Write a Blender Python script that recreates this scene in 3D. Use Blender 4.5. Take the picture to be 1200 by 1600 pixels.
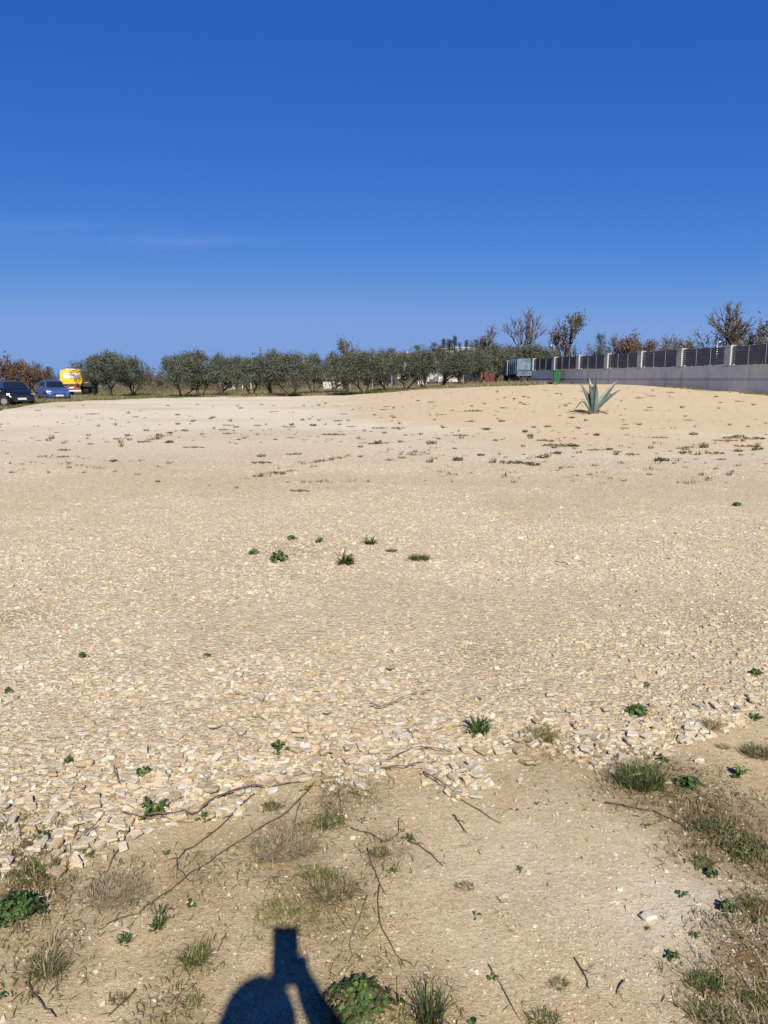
import bpy, bmesh, math, random
import numpy as np
from mathutils import Vector, Matrix

for o in list(bpy.data.objects):
    bpy.data.objects.remove(o)
SC = bpy.context.scene
COL = SC.collection
PI = math.pi
R = math.radians

# ------------------------------------------------------------------ camera, sky, sun, exposure
EYE = 1.55
FPX = 1203.0                      # focal length in pixels of the 1200 x 1600 photograph
PITCH = R(9.8)
cam_d = bpy.data.cameras.new('camera')
cam = bpy.data.objects.new('camera', cam_d)
COL.objects.link(cam)
cam.location = (0, 0, EYE)
cam.rotation_euler = (PI / 2 - PITCH, 0, 0)
cam_d.sensor_fit = 'VERTICAL'
cam_d.sensor_height = 36
cam_d.lens = 36 * FPX / 1600
cam_d.clip_start = 0.004
cam_d.clip_end = 9000
SC.camera = cam

SUN_EL = R(38.3)
SUN_AZ = R(7.6)                   # sun stands behind the camera, this much to the right
to_sun = Vector((math.sin(SUN_AZ) * math.cos(SUN_EL), -math.cos(SUN_AZ) * math.cos(SUN_EL), math.sin(SUN_EL)))
sun_d = bpy.data.lights.new('sun', 'SUN')
sun_d.energy = 5.0
sun_d.angle = R(0.53)
sun_d.color = (1.0, 0.915, 0.78)
sun = bpy.data.objects.new('sun', sun_d)
COL.objects.link(sun)
sun.location = to_sun * 50
sun.rotation_euler = to_sun.to_track_quat('Z', 'Y').to_euler()

world = bpy.data.worlds.new('World')
SC.world = world
world.use_nodes = True
WN, WL = world.node_tree.nodes, world.node_tree.links
WN.clear()


def wn(t, **kw):
    n = WN.new(t)
    for k, v in kw.items():
        setattr(n, k, v)
    return n


def wm(op, a, b=None, c=None, clamp=False):
    n = wn('ShaderNodeMath', operation=op, use_clamp=clamp)
    for i, v in enumerate((a, b, c)):
        if v is None:
            continue
        if isinstance(v, (int, float)):
            n.inputs[i].default_value = v
        else:
            WL.new(v, n.inputs[i])
    return n.outputs[0]


sky = wn('ShaderNodeTexSky', sky_type='NISHITA')
sky.sun_disc = False
sky.sun_elevation = SUN_EL
sky.sun_rotation = PI - SUN_AZ
sky.altitude = 200
sky.air_density = 0.5
sky.dust_density = 0.0
sky.ozone_density = 10
# one colour grade for the whole sky (deep saturated blue of the phone picture)
skc = wn('ShaderNodeSeparateColor')
WL.new(sky.outputs[0], skc.inputs[0])
grade = wn('ShaderNodeCombineColor')
for ch, (gain, power, top) in enumerate(((1.90, 1.38, .212), (.735, .80, .36), (.85, .42, .715))):
    v_ = wm('MULTIPLY', wm('POWER', wm('MULTIPLY', skc.outputs[ch], .1), power), gain)
    WL.new(wm('MULTIPLY', wm('SMOOTH_MIN', v_, top, top * .3), 10.0), grade.inputs[ch])
# two faint cirrus wisps: a = tan(azimuth), e = tan(elevation)
tc = wn('ShaderNodeTexCoord')
sep = wn('ShaderNodeSeparateXYZ')
WL.new(tc.outputs['Generated'], sep.inputs[0])
yy = wm('MAXIMUM', sep.outputs[1], 0.05)
ta = wm('DIVIDE', sep.outputs[0], yy)
te = wm('DIVIDE', sep.outputs[2], yy)
comb = wn('ShaderNodeCombineXYZ')
WL.new(wm('MULTIPLY', ta, 7.0), comb.inputs[0])
WL.new(wm('MULTIPLY', te, 46.0), comb.inputs[1])
cn = wn('ShaderNodeTexNoise')
cn.inputs['Scale'].default_value = 1.0
cn.inputs['Detail'].default_value = 6
WL.new(comb.outputs[0], cn.inputs['Vector'])


def wisp(a0, a1, e0, slope, width, amp):
    line = wm('MULTIPLY_ADD', wm('SUBTRACT', ta, a0), slope, e0)
    d = wm('DIVIDE', wm('ABSOLUTE', wm('SUBTRACT', te, line)), width)
    band = wm('POWER', wm('SUBTRACT', 1.0, d, clamp=True), 1.5)
    mid, half = (a0 + a1) / 2, abs(a1 - a0) / 2
    ends = wm('SUBTRACT', 1.0, wm('POWER', wm('DIVIDE', wm('ABSOLUTE', wm('SUBTRACT', ta, mid)), half), 2.0), clamp=True)
    front = wm('GREATER_THAN', sep.outputs[1], 0.1)
    tex = wm('MULTIPLY', wm('SUBTRACT', cn.outputs[0], 0.28, clamp=True), 2.2)
    return wm('MULTIPLY', wm('MULTIPLY', wm('MULTIPLY', band, ends), front), wm('MULTIPLY', tex, amp))


m1 = wisp(-0.53, -0.18, 0.192, -0.085, 0.026, 0.17)
m2 = wisp(-0.34, -0.10, 0.165, 0.03, 0.011, 0.12)
m3 = wisp(0.42, 0.62, 0.118, 0.055, 0.013, 0.22)
cm = wm('ADD', wm('ADD', m1, m2), m3, clamp=True)
mix = wn('ShaderNodeMix', data_type='RGBA')
WL.new(cm, mix.inputs['Factor'])
WL.new(grade.outputs[0], mix.inputs[6])
mix.inputs[7].default_value = (3.6, 5.2, 8.6, 1)
bg = wn('ShaderNodeBackground')
bg.inputs['Strength'].default_value = 0.055
WL.new(mix.outputs[2], bg.inputs['Color'])
wo = wn('ShaderNodeOutputWorld')
WL.new(bg.outputs[0], wo.inputs['Surface'])

SC.render.engine = 'CYCLES'
SC.view_settings.view_transform = 'Standard'
SC.view_settings.look = 'None'
SC.view_settings.gamma = 1
SC.view_settings.exposure = 0.85
SC.view_settings.use_curve_mapping = False
SC.render.resolution_x, SC.render.resolution_y = 768, 1024


# ------------------------------------------------------------------ terrain
def vnoise(x, y, seed=0):
    """smooth value noise in numpy, about -1..1"""
    x = np.asarray(x, float); y = np.asarray(y, float)
    xi = np.floor(x).astype(np.int64); yi = np.floor(y).astype(np.int64)
    xf = x - xi; yf = y - yi
    sx = xf * xf * (3 - 2 * xf); sy = yf * yf * (3 - 2 * yf)

    def h(a, b):
        n = (a * 374761393 + b * 668265263 + seed * 974634777) & 0xffffffff
        n = ((n ^ (n >> 13)) * 1274126177) & 0xffffffff
        return ((n ^ (n >> 16)) & 0xffff) / 32767.5 - 1
    a = h(xi, yi); b = h(xi + 1, yi); c = h(xi, yi + 1); d = h(xi + 1, yi + 1)
    return (a + (b - a) * sx) * (1 - sy) + (c + (d - c) * sx) * sy


def sstep(a, b, v):
    t = np.clip((v - a) / (b - a), 0, 1)
    return t * t * (3 - 2 * t)


TH_H = np.arctan(np.array([-0.62, -0.50, -0.43, -0.33, -0.12, -0.05, 0.0, 0.05, 0.13, 0.22, 0.30, 0.62, 1.3, 3.0]))
VAL_H = np.array([-0.16, -0.16, -0.02, 0.0, 0.06, 0.16, 0.42, 0.72, 1.02, 1.18, 1.22, 1.22, 0.9, 0.0])


def ht(x, y):
    x = np.asarray(x, float); y = np.asarray(y, float)
    r = np.hypot(x, y)
    th = np.arctan2(x, y)
    H = np.interp(th, TH_H, VAL_H)
    H = np.where((th > 1.5) | (th < -1.5), 0, H)
    z = sstep(13, 56, r) * H
    z = z + 0.035 * sstep(4, 14, r) * vnoise(x * 0.22, y * 0.22, 3) * (1 - sstep(60, 90, r) * 0.5)
    z = z + 0.012 * vnoise(x * 0.9, y * 0.9, 5) * sstep(1.0, 3, r) * (1 - sstep(10, 24, r))
    z = z + 0.006 * vnoise(x * 3.1, y * 3.1, 6) * (1 - sstep(10, 25, r))
    z = z + 9.0 * np.exp(-(((x - 28) / 60.0) ** 2 + ((y - 245) / 60.0) ** 2))
    return z


CP, SP = math.cos(PITCH), math.sin(PITCH)


def ray(px, py):
    a = (px - 600) / FPX; b = (800 - py) / FPX
    return Vector((a, CP + b * SP, -SP + b * CP))


def at(px, py, lift=0.0):
    """point of the ground seen at a pixel of the photograph"""
    d = ray(px, py)
    t0, t = 0.5, 0.5
    while t < 400:
        p = d * t
        if EYE + p.z < float(ht(p.x, p.y)):
            break
        t0 = t
        t *= 1.02
    for _ in range(30):
        tm = (t0 + t) / 2
        p = d * tm
        if EYE + p.z < float(ht(p.x, p.y)):
            t = tm
        else:
            t0 = tm
    p = d * t
    return Vector((p.x, p.y, float(ht(p.x, p.y)) + lift))


def far(px, y):
    """ground point on the bearing of pixel column px at the forward distance y"""
    x = (px - 600) / FPX * y * 1.0
    return Vector((x, y, float(ht(x, y))))


def pxm(px, p):
    """metres that px photograph pixels span at the point p"""
    return px / FPX * (p.y * CP + (EYE - p.z) * SP)


def edge_r(pts):
    th, rr = [], []
    for px, py in pts:
        p = at(px, py)
        th.append(math.atan2(p.x, p.y)); rr.append(math.hypot(p.x, p.y))
    return np.array(th), np.array(rr)


NEAR_TH, NEAR_R = edge_r([(-400, 1420), (0, 1345), (90, 1325), (170, 1300), (250, 1270), (330, 1252), (430, 1224), (500, 1210), (560, 1218), (640, 1208), (700, 1218), (790, 1196), (860, 1190), (930, 1196), (1020, 1192), (1090, 1166), (1150, 1130), (1200, 1120), (1600, 1060)])
FAR_TH, FAR_R = edge_r([(-200, 668), (0, 641), (60, 632), (110, 627.5), (200, 622.5), (300, 620.5), (430, 619), (540, 617.5), (600, 613), (640, 610), (700, 606.5), (760, 604), (830, 602), (866, 601.5)])
YEL_TH, YEL_R = edge_r([(540, 640), (600, 655), (680, 668), (760, 680), (860, 690), (960, 693), (1100, 692), (1250, 690)])

# wall line (also the far edge of the lot on the right)
WALL_D = Vector((-0.1967, 0.9805, 0)).normalized()      # running away from the camera
WALL_0 = Vector((14.88, 52.2, 0))                        # pillar 0
WSTEP = 4.3


def wall_pt(n):
    return WALL_0 - WALL_D * (WSTEP * n)


wt, wr = [], []
for n in np.arange(-2.05, 7.5, 0.25):
    p = wall_pt(n)
    wt.append(math.atan2(p.x, p.y)); wr.append(math.hypot(p.x, p.y) - 0.25)
FAR_TH = np.concatenate([FAR_TH, np.array(wt)]); FAR_R = np.concatenate([FAR_R, np.array(wr)])
o_ = np.argsort(FAR_TH); FAR_TH, FAR_R = FAR_TH[o_], FAR_R[o_]


def masks(x, y):
    r = np.hypot(x, y); th = np.arctan2(x, y)
    nr = np.interp(th, NEAR_TH, NEAR_R)
    nz = 0.10 * vnoise(x * 3, y * 3, 11) + 0.05 * vnoise(x * 9, y * 9, 12)
    fine = sstep(-0.15, 0.15, (nr + nz * 1.6 - r))
    fr = np.interp(th, FAR_TH, FAR_R)
    g = sstep(-0.02, 0.02, (r / fr - 1) + 0.03 * vnoise(x * 0.35, y * 0.35, 13) + 0.02 * vnoise(x * 1.1, y * 1.1, 14))
    yr = np.interp(th, YEL_TH, YEL_R)
    yel = sstep(-0.16, 0.22, (r / yr - 1) + 0.20 * vnoise(x * 0.35, y * 0.5, 15) + .10 * vnoise(x * 1.3, y * 1.3, 17)) * sstep(-0.13, 0.02, np.tan(np.clip(th, -1.4, 1.4)) + 0.05 * vnoise(x * .2, y * .2, 16))
    return fine, g, yel


ORG = []                          # dark humus stains under the foreground plants: x, y, radius, strength
for px, py, wpx, s in [(1120, 1290, 80, .9), (1170, 1330, 60, .9), (1060, 1240, 70, .7), (1190, 1500, 70, 1.0), (1150, 1560, 70, .8), (1195, 1430, 45, .9), (1190, 1590, 60, .9),
                       (20, 1330, 70, .9), (40, 1400, 60, .8), (80, 1500, 60, .45), (180, 1390, 70, .35), (300, 1370, 60, .4), (450, 1320, 75, .55), (510, 1270, 50, .5),
                       (500, 1410, 85, .5), (600, 1330, 50, .4), (300, 1500, 60, .35), (560, 1560, 80, .45), (270, 1590, 70, .4), (640, 1590, 80, .4), (985, 1190, 40, .6), (1000, 1230, 70, .6),
                       (870, 1180, 70, .25), (540, 1240, 60, .4), (470, 862, 50, .3), (510, 860, 40, .25), (30, 960, 40, .3), (760, 1020, 60, .2), (1150, 970, 60, .25)]:
    p = at(px, py)
    ORG.append((p.x, p.y, pxm(wpx * (1.3 if px > 1050 or px < 100 else 1.12), p), min(1.0, s * 1.15)))


def dusty(x, y):
    v = vnoise(x * .42, y * .42, 71) + .6 * vnoise(x * 1.3, y * 1.3, 72) + .35 * vnoise(x * 3.7, y * 3.7, 73)
    return sstep(.0, .75, v)


def organic(x, y):
    v = np.zeros_like(x)
    for ox, oy, orr, s in ORG:
        d2 = ((x - ox) ** 2 + ((y - oy) * 0.8) ** 2) / (orr * orr)
        v = np.maximum(v, s * np.exp(-d2 * 1.1))
    return v


# ------------------------------------------------------------------ materials
def mat(name):
    m = bpy.data.materials.new(name)
    m.use_nodes = True
    nt = m.node_tree
    return m, nt, nt.nodes['Principled BSDF']


class NT:
    def __init__(s, nt):
        s.nt = nt; s.N = nt.nodes; s.L = nt.links

    def node(s, t, **kw):
        n = s.N.new(t)
        for k, v in kw.items():
            setattr(n, k, v)
        return n

    def put(s, sock, v):
        if isinstance(v, (int, float)):
            sock.default_value = v
        elif isinstance(v, tuple):
            sock.default_value = v if len(v) == 4 else v + (1,)
        else:
            s.L.new(v, sock)

    def math(s, op, a, b=None, c=None, clamp=False):
        n = s.node('ShaderNodeMath', operation=op, use_clamp=clamp)
        for i, v in enumerate((a, b, c)):
            if v is not None:
                s.put(n.inputs[i], v)
        return n.outputs[0]

    def mix(s, f, a, b, blend='MIX'):
        n = s.node('ShaderNodeMix', data_type='RGBA', blend_type=blend)
        s.put(n.inputs[0], f); s.put(n.inputs[6], a); s.put(n.inputs[7], b)
        return n.outputs[2]

    def noise(s, vec, scale, detail=4, rough=0.55, out=0):
        n = s.node('ShaderNodeTexNoise')
        n.inputs['Scale'].default_value = scale
        n.inputs['Detail'].default_value = detail
        n.inputs['Roughness'].default_value = rough
        if vec is not None:
            s.L.new(vec, n.inputs['Vector'])
        return n.outputs[out]

    def voro(s, vec, scale, feature='F1', out='Color', rnd=1.0):
        n = s.node('ShaderNodeTexVoronoi', feature=feature)
        n.inputs['Scale'].default_value = scale
        n.inputs['Randomness'].default_value = rnd
        s.L.new(vec, n.inputs['Vector'])
        return n.outputs[out]

    def ramp(s, f, stops, interp='LINEAR'):
        n = s.node('ShaderNodeValToRGB')
        n.color_ramp.interpolation = interp
        el = n.color_ramp.elements
        while len(el) < len(stops):
            el.new(0.5)
        for e, (p, c) in zip(el, stops):
            e.position = p
            e.color = c if len(c) == 4 else tuple(c) + (1,)
        s.put(n.inputs[0], f)
        return n.outputs[0]

    def attr(s, name, out='Fac', typ='GEOMETRY'):
        n = s.node('ShaderNodeAttribute', attribute_name=name, attribute_type=typ)
        return n.outputs[out]

    def bump(s, h, strength, dist):
        n = s.node('ShaderNodeBump')
        n.inputs['Strength'].default_value = strength
        n.inputs['Distance'].default_value = dist
        s.L.new(h, n.inputs['Height'])
        return n.outputs[0]

    def rng(s, v, a, b, c=0.0, d=1.0):
        n = s.node('ShaderNodeMapRange')
        for i, q in enumerate((v, a, b, c, d)):
            s.put(n.inputs[i], q)
        return n.outputs[0]


STONE_STOPS = [(0.0, (.275, .203, .122)), (.14, (.348, .277, .178)), (.34, (.405, .34, .235)), (.55, (.448, .383, .276)), (.72, (.395, .365, .303)), (.86, (.482, .434, .338)), (.95, (.332, .325, .30)), (1.0, (.545, .51, .435))]
TEX_STOPS = [(p, tuple(v / q for v, q in zip(c, (.66, .665, .65)))) for p, c in STONE_STOPS]


def ground_material():
    m, nt, b = mat('ground')
    k = NT(nt)
    geo = k.node('ShaderNodeNewGeometry')
    pos = geo.outputs['Position']
    warp = k.node('ShaderNodeVectorMath', operation='MULTIPLY_ADD')
    k.L.new(k.noise(pos, 26, 3, out=1), warp.inputs[0])
    warp.inputs[1].default_value = (.022, .022, .022)
    k.L.new(pos, warp.inputs[2])
    wpos = warp.outputs[0]
    # crushed stone
    v1 = k.node('ShaderNodeSeparateColor'); k.L.new(k.voro(wpos, 34), v1.inputs[0])
    v2 = k.node('ShaderNodeSeparateColor'); k.L.new(k.voro(wpos, 78), v2.inputs[0])
    pick = k.math('ADD', k.math('MULTIPLY', v1.outputs[0], .55), k.math('MULTIPLY', v2.outputs[0], .45))
    gcol = k.ramp(pick, TEX_STOPS)
    d1 = k.voro(wpos, 34, out='Distance')
    d2 = k.voro(wpos, 78, out='Distance')
    gaps = k.rng(k.math('MULTIPLY', d1, d2), .22, .62, 0, .72)
    gcol = k.mix(gaps, gcol, (.36, .26, .15))
    # rubbed-in fines, in broad patches
    big = k.noise(pos, .35, 5, .6)
    big2 = k.noise(pos, 1.7, 5, .65)
    gcol = k.mix(k.rng(big2, .40, .72, 0, .55), gcol, (.57, .44, .265))
    gcol = k.mix(k.rng(big, .40, .66, 0, .42), gcol, (.70, .59, .43))
    # long pale wheel-scuffed streaks across the lot
    mp = k.node('ShaderNodeMapping'); mp.inputs['Scale'].default_value = (.16, .30, 1); mp.inputs['Rotation'].default_value = (0, 0, R(8))
    k.L.new(pos, mp.inputs[0])
    st = k.noise(mp.outputs[0], 1.0, 5, .6)
    gcol = k.mix(k.rng(st, .42, .66, 0, .42), gcol, (.80, .70, .54))
    gcol = k.mix(k.math('MULTIPLY', k.attr('m_dust'), .42), gcol, (.57, .455, .30))
    v3 = k.node('ShaderNodeSeparateColor'); k.L.new(k.voro(wpos, 46), v3.inputs[0])
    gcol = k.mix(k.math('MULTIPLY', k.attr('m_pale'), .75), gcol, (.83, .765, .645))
    gcol = k.mix(k.rng(v3.outputs[0], .86, .93, 0, .55), gcol, (.34, .26, .17))
    gcol = k.mix(k.rng(v3.outputs[1], .86, .93, 0, .6), gcol, (.86, .80, .69))
    yel = k.attr('m_yellow')
    ycol = k.mix(k.rng(k.noise(pos, 3.0, 6, .65), .3, .7), (.66, .505, .315), (.77, .625, .43))
    ycol = k.mix(k.rng(v3.outputs[0], .80, .92, 0, .5), ycol, (.45, .33, .20))
    ycol = k.mix(k.rng(v3.outputs[1], .84, .93, 0, .55), ycol, (.86, .78, .64))
    gcol = k.mix(k.math('MULTIPLY', yel, .75), gcol, ycol)
    # fine crusher dust in front
    f1 = k.noise(pos, 240, 3, .7)
    f2 = k.noise(pos, 5.5, 6, .65)
    f3 = k.node('ShaderNodeSeparateColor'); k.L.new(k.voro(pos, 210), f3.inputs[0])
    fcol = k.ramp(f1, [(.28, (.27, .195, .105)), (.43, (.50, .39, .245)), (.58, (.60, .485, .33)), (.75, (.78, .66, .49))])
    fcol = k.mix(k.rng(f3.outputs[0], .72, .95, 0, .55), fcol, (.70, .63, .52))
    fcol = k.mix(k.rng(f3.outputs[1], .80, .93, 0, .7), fcol, (.25, .18, .10))
    fcol = k.mix(k.rng(f2, .45, .68, 0, .45), fcol, (.46, .335, .19))
    fcol = k.mix(k.rng(k.noise(pos, 1.5, 4, .6), .50, .68, 0, .45), fcol, (.70, .60, .45))
    fcol = k.mix(k.rng(k.noise(pos, 30, 4, .7), .56, .70, 0, .55), fcol, (.36, .26, .15))
    fcol = k.mix(1.0, fcol, (1.06, 1.06, .985), 'MULTIPLY')
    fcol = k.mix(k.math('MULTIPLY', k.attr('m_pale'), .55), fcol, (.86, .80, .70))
    org = k.attr('m_org')
    on = k.math('MULTIPLY', org, k.rng(k.noise(pos, 14, 6, .7), .25, .6, .45, 1.35), clamp=True)
    ocol = k.mix(k.rng(k.noise(pos, 60, 4, .7), .35, .65), (.12, .085, .045), (.30, .215, .115))
    fine = k.attr('m_fine')
    col = k.mix(fine, gcol, fcol)
    col = k.mix(on, col, ocol)
    # field beyond the lot
    ga = k.noise(pos, .28, 5, .65)
    gb = k.noise(pos, 2.2, 5, .7)
    grass = k.mix(k.rng(ga, .38, .62), (.20, .175, .095), (.085, .105, .035))
    grass = k.mix(k.rng(gb, .42, .7, 0, .75), grass, (.24, .185, .105))
    col = k.mix(k.attr('m_grass'), col, grass)
    spk = k.rng(k.noise(pos, 9, 6, .75), .3, .7, .84, 1.10)
    spv = k.node('ShaderNodeCombineColor')
    for q in range(3):
        k.L.new(spk, spv.inputs[q])
    col = k.mix(1.0, col, spv.outputs[0], 'MULTIPLY')
    col = k.mix(1.0, col, (.668, .675, .638), 'MULTIPLY')
    k.L.new(col, b.inputs['Base Color'])
    b.inputs['Roughness'].default_value = .95
    b.inputs['Specular IOR Level'].default_value = .15
    hg = k.math('MULTIPLY', k.math('ADD', k.math('MULTIPLY', k.math('SUBTRACT', 1.0, d1), .7), k.math('MULTIPLY', k.math('SUBTRACT', 1.0, d2), .4)), k.math('SUBTRACT', 1.0, fine))
    hf = k.math('ADD', k.math('MULTIPLY', f1, .28), k.math('MULTIPLY', k.noise(pos, 42, 5, .7), .5))
    k.L.new(k.bump(k.math('ADD', hg, hf), .85, .017), b.inputs['Normal'])
    return m


def simple(name, col, rough=.6, metal=0.0, spec=.4, var=.12, scale=6, bump=0.0, bscale=40):
    m, nt, b = mat(name)
    k = NT(nt)
    tcn = k.node('ShaderNodeTexCoord')
    v = tcn.outputs['Object']
    n = k.noise(v, scale, 5, .6)
    col = tuple(c * .74 for c in col)
    dark = tuple(c * (1 - var * 1.6) for c in col); lite = tuple(min(.95, c * (1 + var)) for c in col)
    k.L.new(k.mix(k.rng(n, .3, .7), dark, lite), b.inputs['Base Color'])
    b.inputs['Roughness'].default_value = rough
    b.inputs['Metallic'].default_value = metal
    b.inputs['Specular IOR Level'].default_value = spec
    if bump:
        k.L.new(k.bump(k.noise(v, bscale, 5, .65), bump, .02), b.inputs['Normal'])
    return m


def col_material(name, rough, trans=0.0, spec=.25, bump=0.0):
    """base colour comes from the mesh's own colour attribute"""
    m, nt, b = mat(name)
    k = NT(nt)
    c = k.attr('col', 'Color')
    geo = k.node('ShaderNodeNewGeometry')
    n = k.noise(geo.outputs['Position'], 55, 4, .65)
    c2 = k.mix(1.0, c, k.ramp(n, [(.25, (.74, .73, .70)), (.7, (1.08, 1.08, 1.08))]), 'MULTIPLY')
    k.L.new(c2, b.inputs['Base Color'])
    b.inputs['Roughness'].default_value = rough
    b.inputs['Specular IOR Level'].default_value = spec
    if bump:
        k.L.new(k.bump(n, bump, .006), b.inputs['Normal'])
    if trans:
        t = k.node('ShaderNodeBsdfTranslucent')
        k.L.new(c2, t.inputs['Color'])
        mx = k.node('ShaderNodeMixShader')
        mx.inputs[0].default_value = trans
        k.L.new(b.outputs[0], mx.inputs[1]); k.L.new(t.outputs[0], mx.inputs[2])
        k.L.new(mx.outputs[0], nt.nodes['Material Output'].inputs['Surface'])
    return m


def stone_random_material():
    m, nt, b = mat('limestone_piece')
    k = NT(nt)
    oi = k.node('ShaderNodeObjectInfo')
    c = k.ramp(oi.outputs['Random'], STONE_STOPS)
    tcn = k.node('ShaderNodeTexCoord')
    n = k.noise(tcn.outputs['Object'], 1.7, 6, .7)
    c = k.mix(k.rng(n, .35, .7, 0, .5), c, (.48, .37, .24))
    k.L.new(c, b.inputs['Base Color'])
    b.inputs['Roughness'].default_value = .9
    b.inputs['Specular IOR Level'].default_value = .2
    k.L.new(k.bump(k.noise(tcn.outputs['Object'], 5, 5, .7), .5, .1), b.inputs['Normal'])
    return m


def concrete_material():
    m, nt, b = mat('concrete')
    k = NT(nt)
    geo = k.node('ShaderNodeNewGeometry')
    pos = geo.outputs['Position']
    n1 = k.noise(pos, 1.3, 6, .65)
    mp = k.node('ShaderNodeMapping'); mp.inputs['Scale'].default_value = (1.6, 1.6, .12); k.L.new(pos, mp.inputs[0])
    n2 = k.noise(mp.outputs[0], 1.6, 5, .7)
    c = k.mix(k.rng(n1, .3, .7), (.345, .36, .36), (.44, .455, .45))
    c = k.mix(k.rng(n2, .52, .72, 0, .7), c, (.19, .195, .195))
    c = k.mix(k.rng(k.noise(pos, 22, 4, .7), .5, .8, 0, .4), c, (.20, .21, .215))
    k.L.new(c, b.inputs['Base Color'])
    b.inputs['Roughness'].default_value = .9
    b.inputs['Specular IOR Level'].default_value = .2
    k.L.new(k.bump(k.noise(pos, 30, 5, .7), .35, .01), b.inputs['Normal'])
    return m


GROUND = ground_material()
M = {
    'stone': col_material('limestone_gravel', .9, 0, .2, .35),
    'piece': stone_random_material(),
    'plant': col_material('plant', .65, .25, .2),
    'straw': col_material('dry_plant', .85, .12, .15),
    'bark': simple('bark', (.075, .058, .042), .9, var=.3, scale=9, bump=.6, bscale=14),
    'bark_grey': simple('grey_bark', (.125, .105, .09), .9, var=.3, scale=6, bump=.5, bscale=14),
    'twig': simple('dead_twig', (.125, .085, .055), .85, var=.35, scale=30, bump=.4, bscale=120),
    'twig_grey': simple('grey_twig', (.20, .16, .12), .85, var=.3, scale=30, bump=.4, bscale=120),
    'concrete': concrete_material(),
    'pillar': simple('pale_concrete', (.47, .475, .475), .85, var=.14, scale=2.5, bump=.2, bscale=30),
    'anthracite': simple('anthracite_metal', (.036, .060, .125), .55, .0, .5, var=.1, scale=3),
    'steel_post': simple('grey_steel', (.30, .31, .33), .45, .6, .5, var=.1),
    'green_plastic': simple('green_plastic', (.013, .105, .042), .5, 0, .45, var=.12, scale=4),
    'rubber': simple('rubber', (.018, .018, .019), .85, var=.2, scale=20),
    'rim': simple('rim_metal', (.34, .35, .37), .4, .7, .5, var=.1),
    'dark_metal': simple('dark_metal', (.028, .027, .027), .6, .3, .4, var=.25),
    'glass': simple('car_glass', (.012, .016, .022), .08, 0, .8, var=.1),
    'headlamp': simple('headlamp_glass', (.50, .53, .57), .15, .2, .7, var=.1, scale=20),
    'plate': simple('number_plate', (.62, .64, .66), .5, var=.05),
    'blue_paint': simple('blue_car_paint', (.075, .135, .36), .3, .4, .6, var=.06, scale=2),
    'navy_paint': simple('navy_car_paint', (.012, .016, .032), .22, .3, .6, var=.08, scale=2),
    'black_paint': simple('black_car_paint', (.008, .009, .012), .22, .2, .6, var=.08, scale=2),
    'yellow_paint': simple('yellow_paint', (.70, .45, .008), .45, 0, .45, var=.08, scale=2),
    'white_paint': simple('white_paint', (.72, .72, .70), .6, var=.07, scale=2),
    'red_paint': simple('red_paint', (.30, .035, .028), .55, var=.12, scale=3),
    'tail_red': simple('red_tail_glass', (.26, .03, .025), .3, var=.1),
    'truck_blue': simple('faded_blue_grey_paint', (.115, .185, .245), .55, 0, .35, var=.35, scale=2.4),
    'truck_pale': simple('pale_grey_paint', (.15, .21, .25), .55, 0, .35, var=.15, scale=3),
    'plaster': simple('white_plaster', (.68, .67, .63), .9, var=.06, scale=1),
    'terracotta': simple('terracotta_tile', (.40, .145, .065), .85, var=.25, scale=3),
    'red_sheet': simple('faded_red_sheet', (.19, .038, .04), .85, var=.25, scale=1.5),
    'silver': simple('galvanised_steel', (.55, .57, .60), .3, .9, .5, var=.1),
    'wood_post': simple('weathered_wood', (.36, .32, .27), .85, var=.25, scale=8),
    'skin': simple('skin', (.45, .28, .20), .55, var=.05),
    'jacket': simple('dark_jacket', (.03, .032, .04), .85, var=.2, scale=12),
    'denim': simple('denim', (.05, .07, .12), .85, var=.2, scale=30),
    'hair': simple('dark_hair', (.03, .02, .014), .7, var=.3, scale=60),
    'leather': simple('shoe_leather', (.03, .025, .02), .5, var=.2),
    'phone': simple('phone_shell', (.02, .02, .024), .25, .2, .6, var=.05),
    'lamp_orange': simple('amber_lamp', (.55, .20, .02), .3, var=.1),
}


# ------------------------------------------------------------------ mesh helpers
def np_mesh(name, V, F, col=None, mats=(), smooth=False):
    """F: list of int arrays (n,k); col: per-vertex rgb"""
    me = bpy.data.meshes.new(name)
    V = np.asarray(V, np.float32)
    if not isinstance(F, (list, tuple)):
        F = [F]
    F = [np.asarray(f, np.int32) for f in F if len(f)]
    loops = np.concatenate([f.ravel() for f in F])
    sizes = np.concatenate([np.full(len(f), f.shape[1], np.int32) for f in F])
    me.vertices.add(len(V)); me.vertices.foreach_set('co', V.ravel())
    me.loops.add(len(loops)); me.loops.foreach_set('vertex_index', loops)
    me.polygons.add(len(sizes))
    st = np.zeros(len(sizes), np.int32); st[1:] = np.cumsum(sizes)[:-1]
    me.polygons.foreach_set('loop_start', st)
    if smooth:
        me.polygons.foreach_set('use_smooth', np.ones(len(sizes), bool))
    me.update(calc_edges=True)
    if not smooth:
        me.shade_flat()
    if col is not None:
        a = me.attributes.new('col', 'FLOAT_COLOR', 'POINT')
        c4 = np.ones((len(V), 4), np.float32); c4[:, :3] = col
        a.data.foreach_set('color', c4.ravel())
    for m_ in mats:
        me.materials.append(m_)
    return me


def link(name, me, parent=None):
    o = bpy.data.objects.new(name, me)
    COL.objects.link(o)
    if parent is not None:
        o.parent = parent
    return o


def tag(o, label=None, cat=None, group=None, kind=None):
    if label: o['label'] = label
    if cat: o['category'] = cat
    if group: o['group'] = group
    if kind: o['kind'] = kind
    return o


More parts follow.
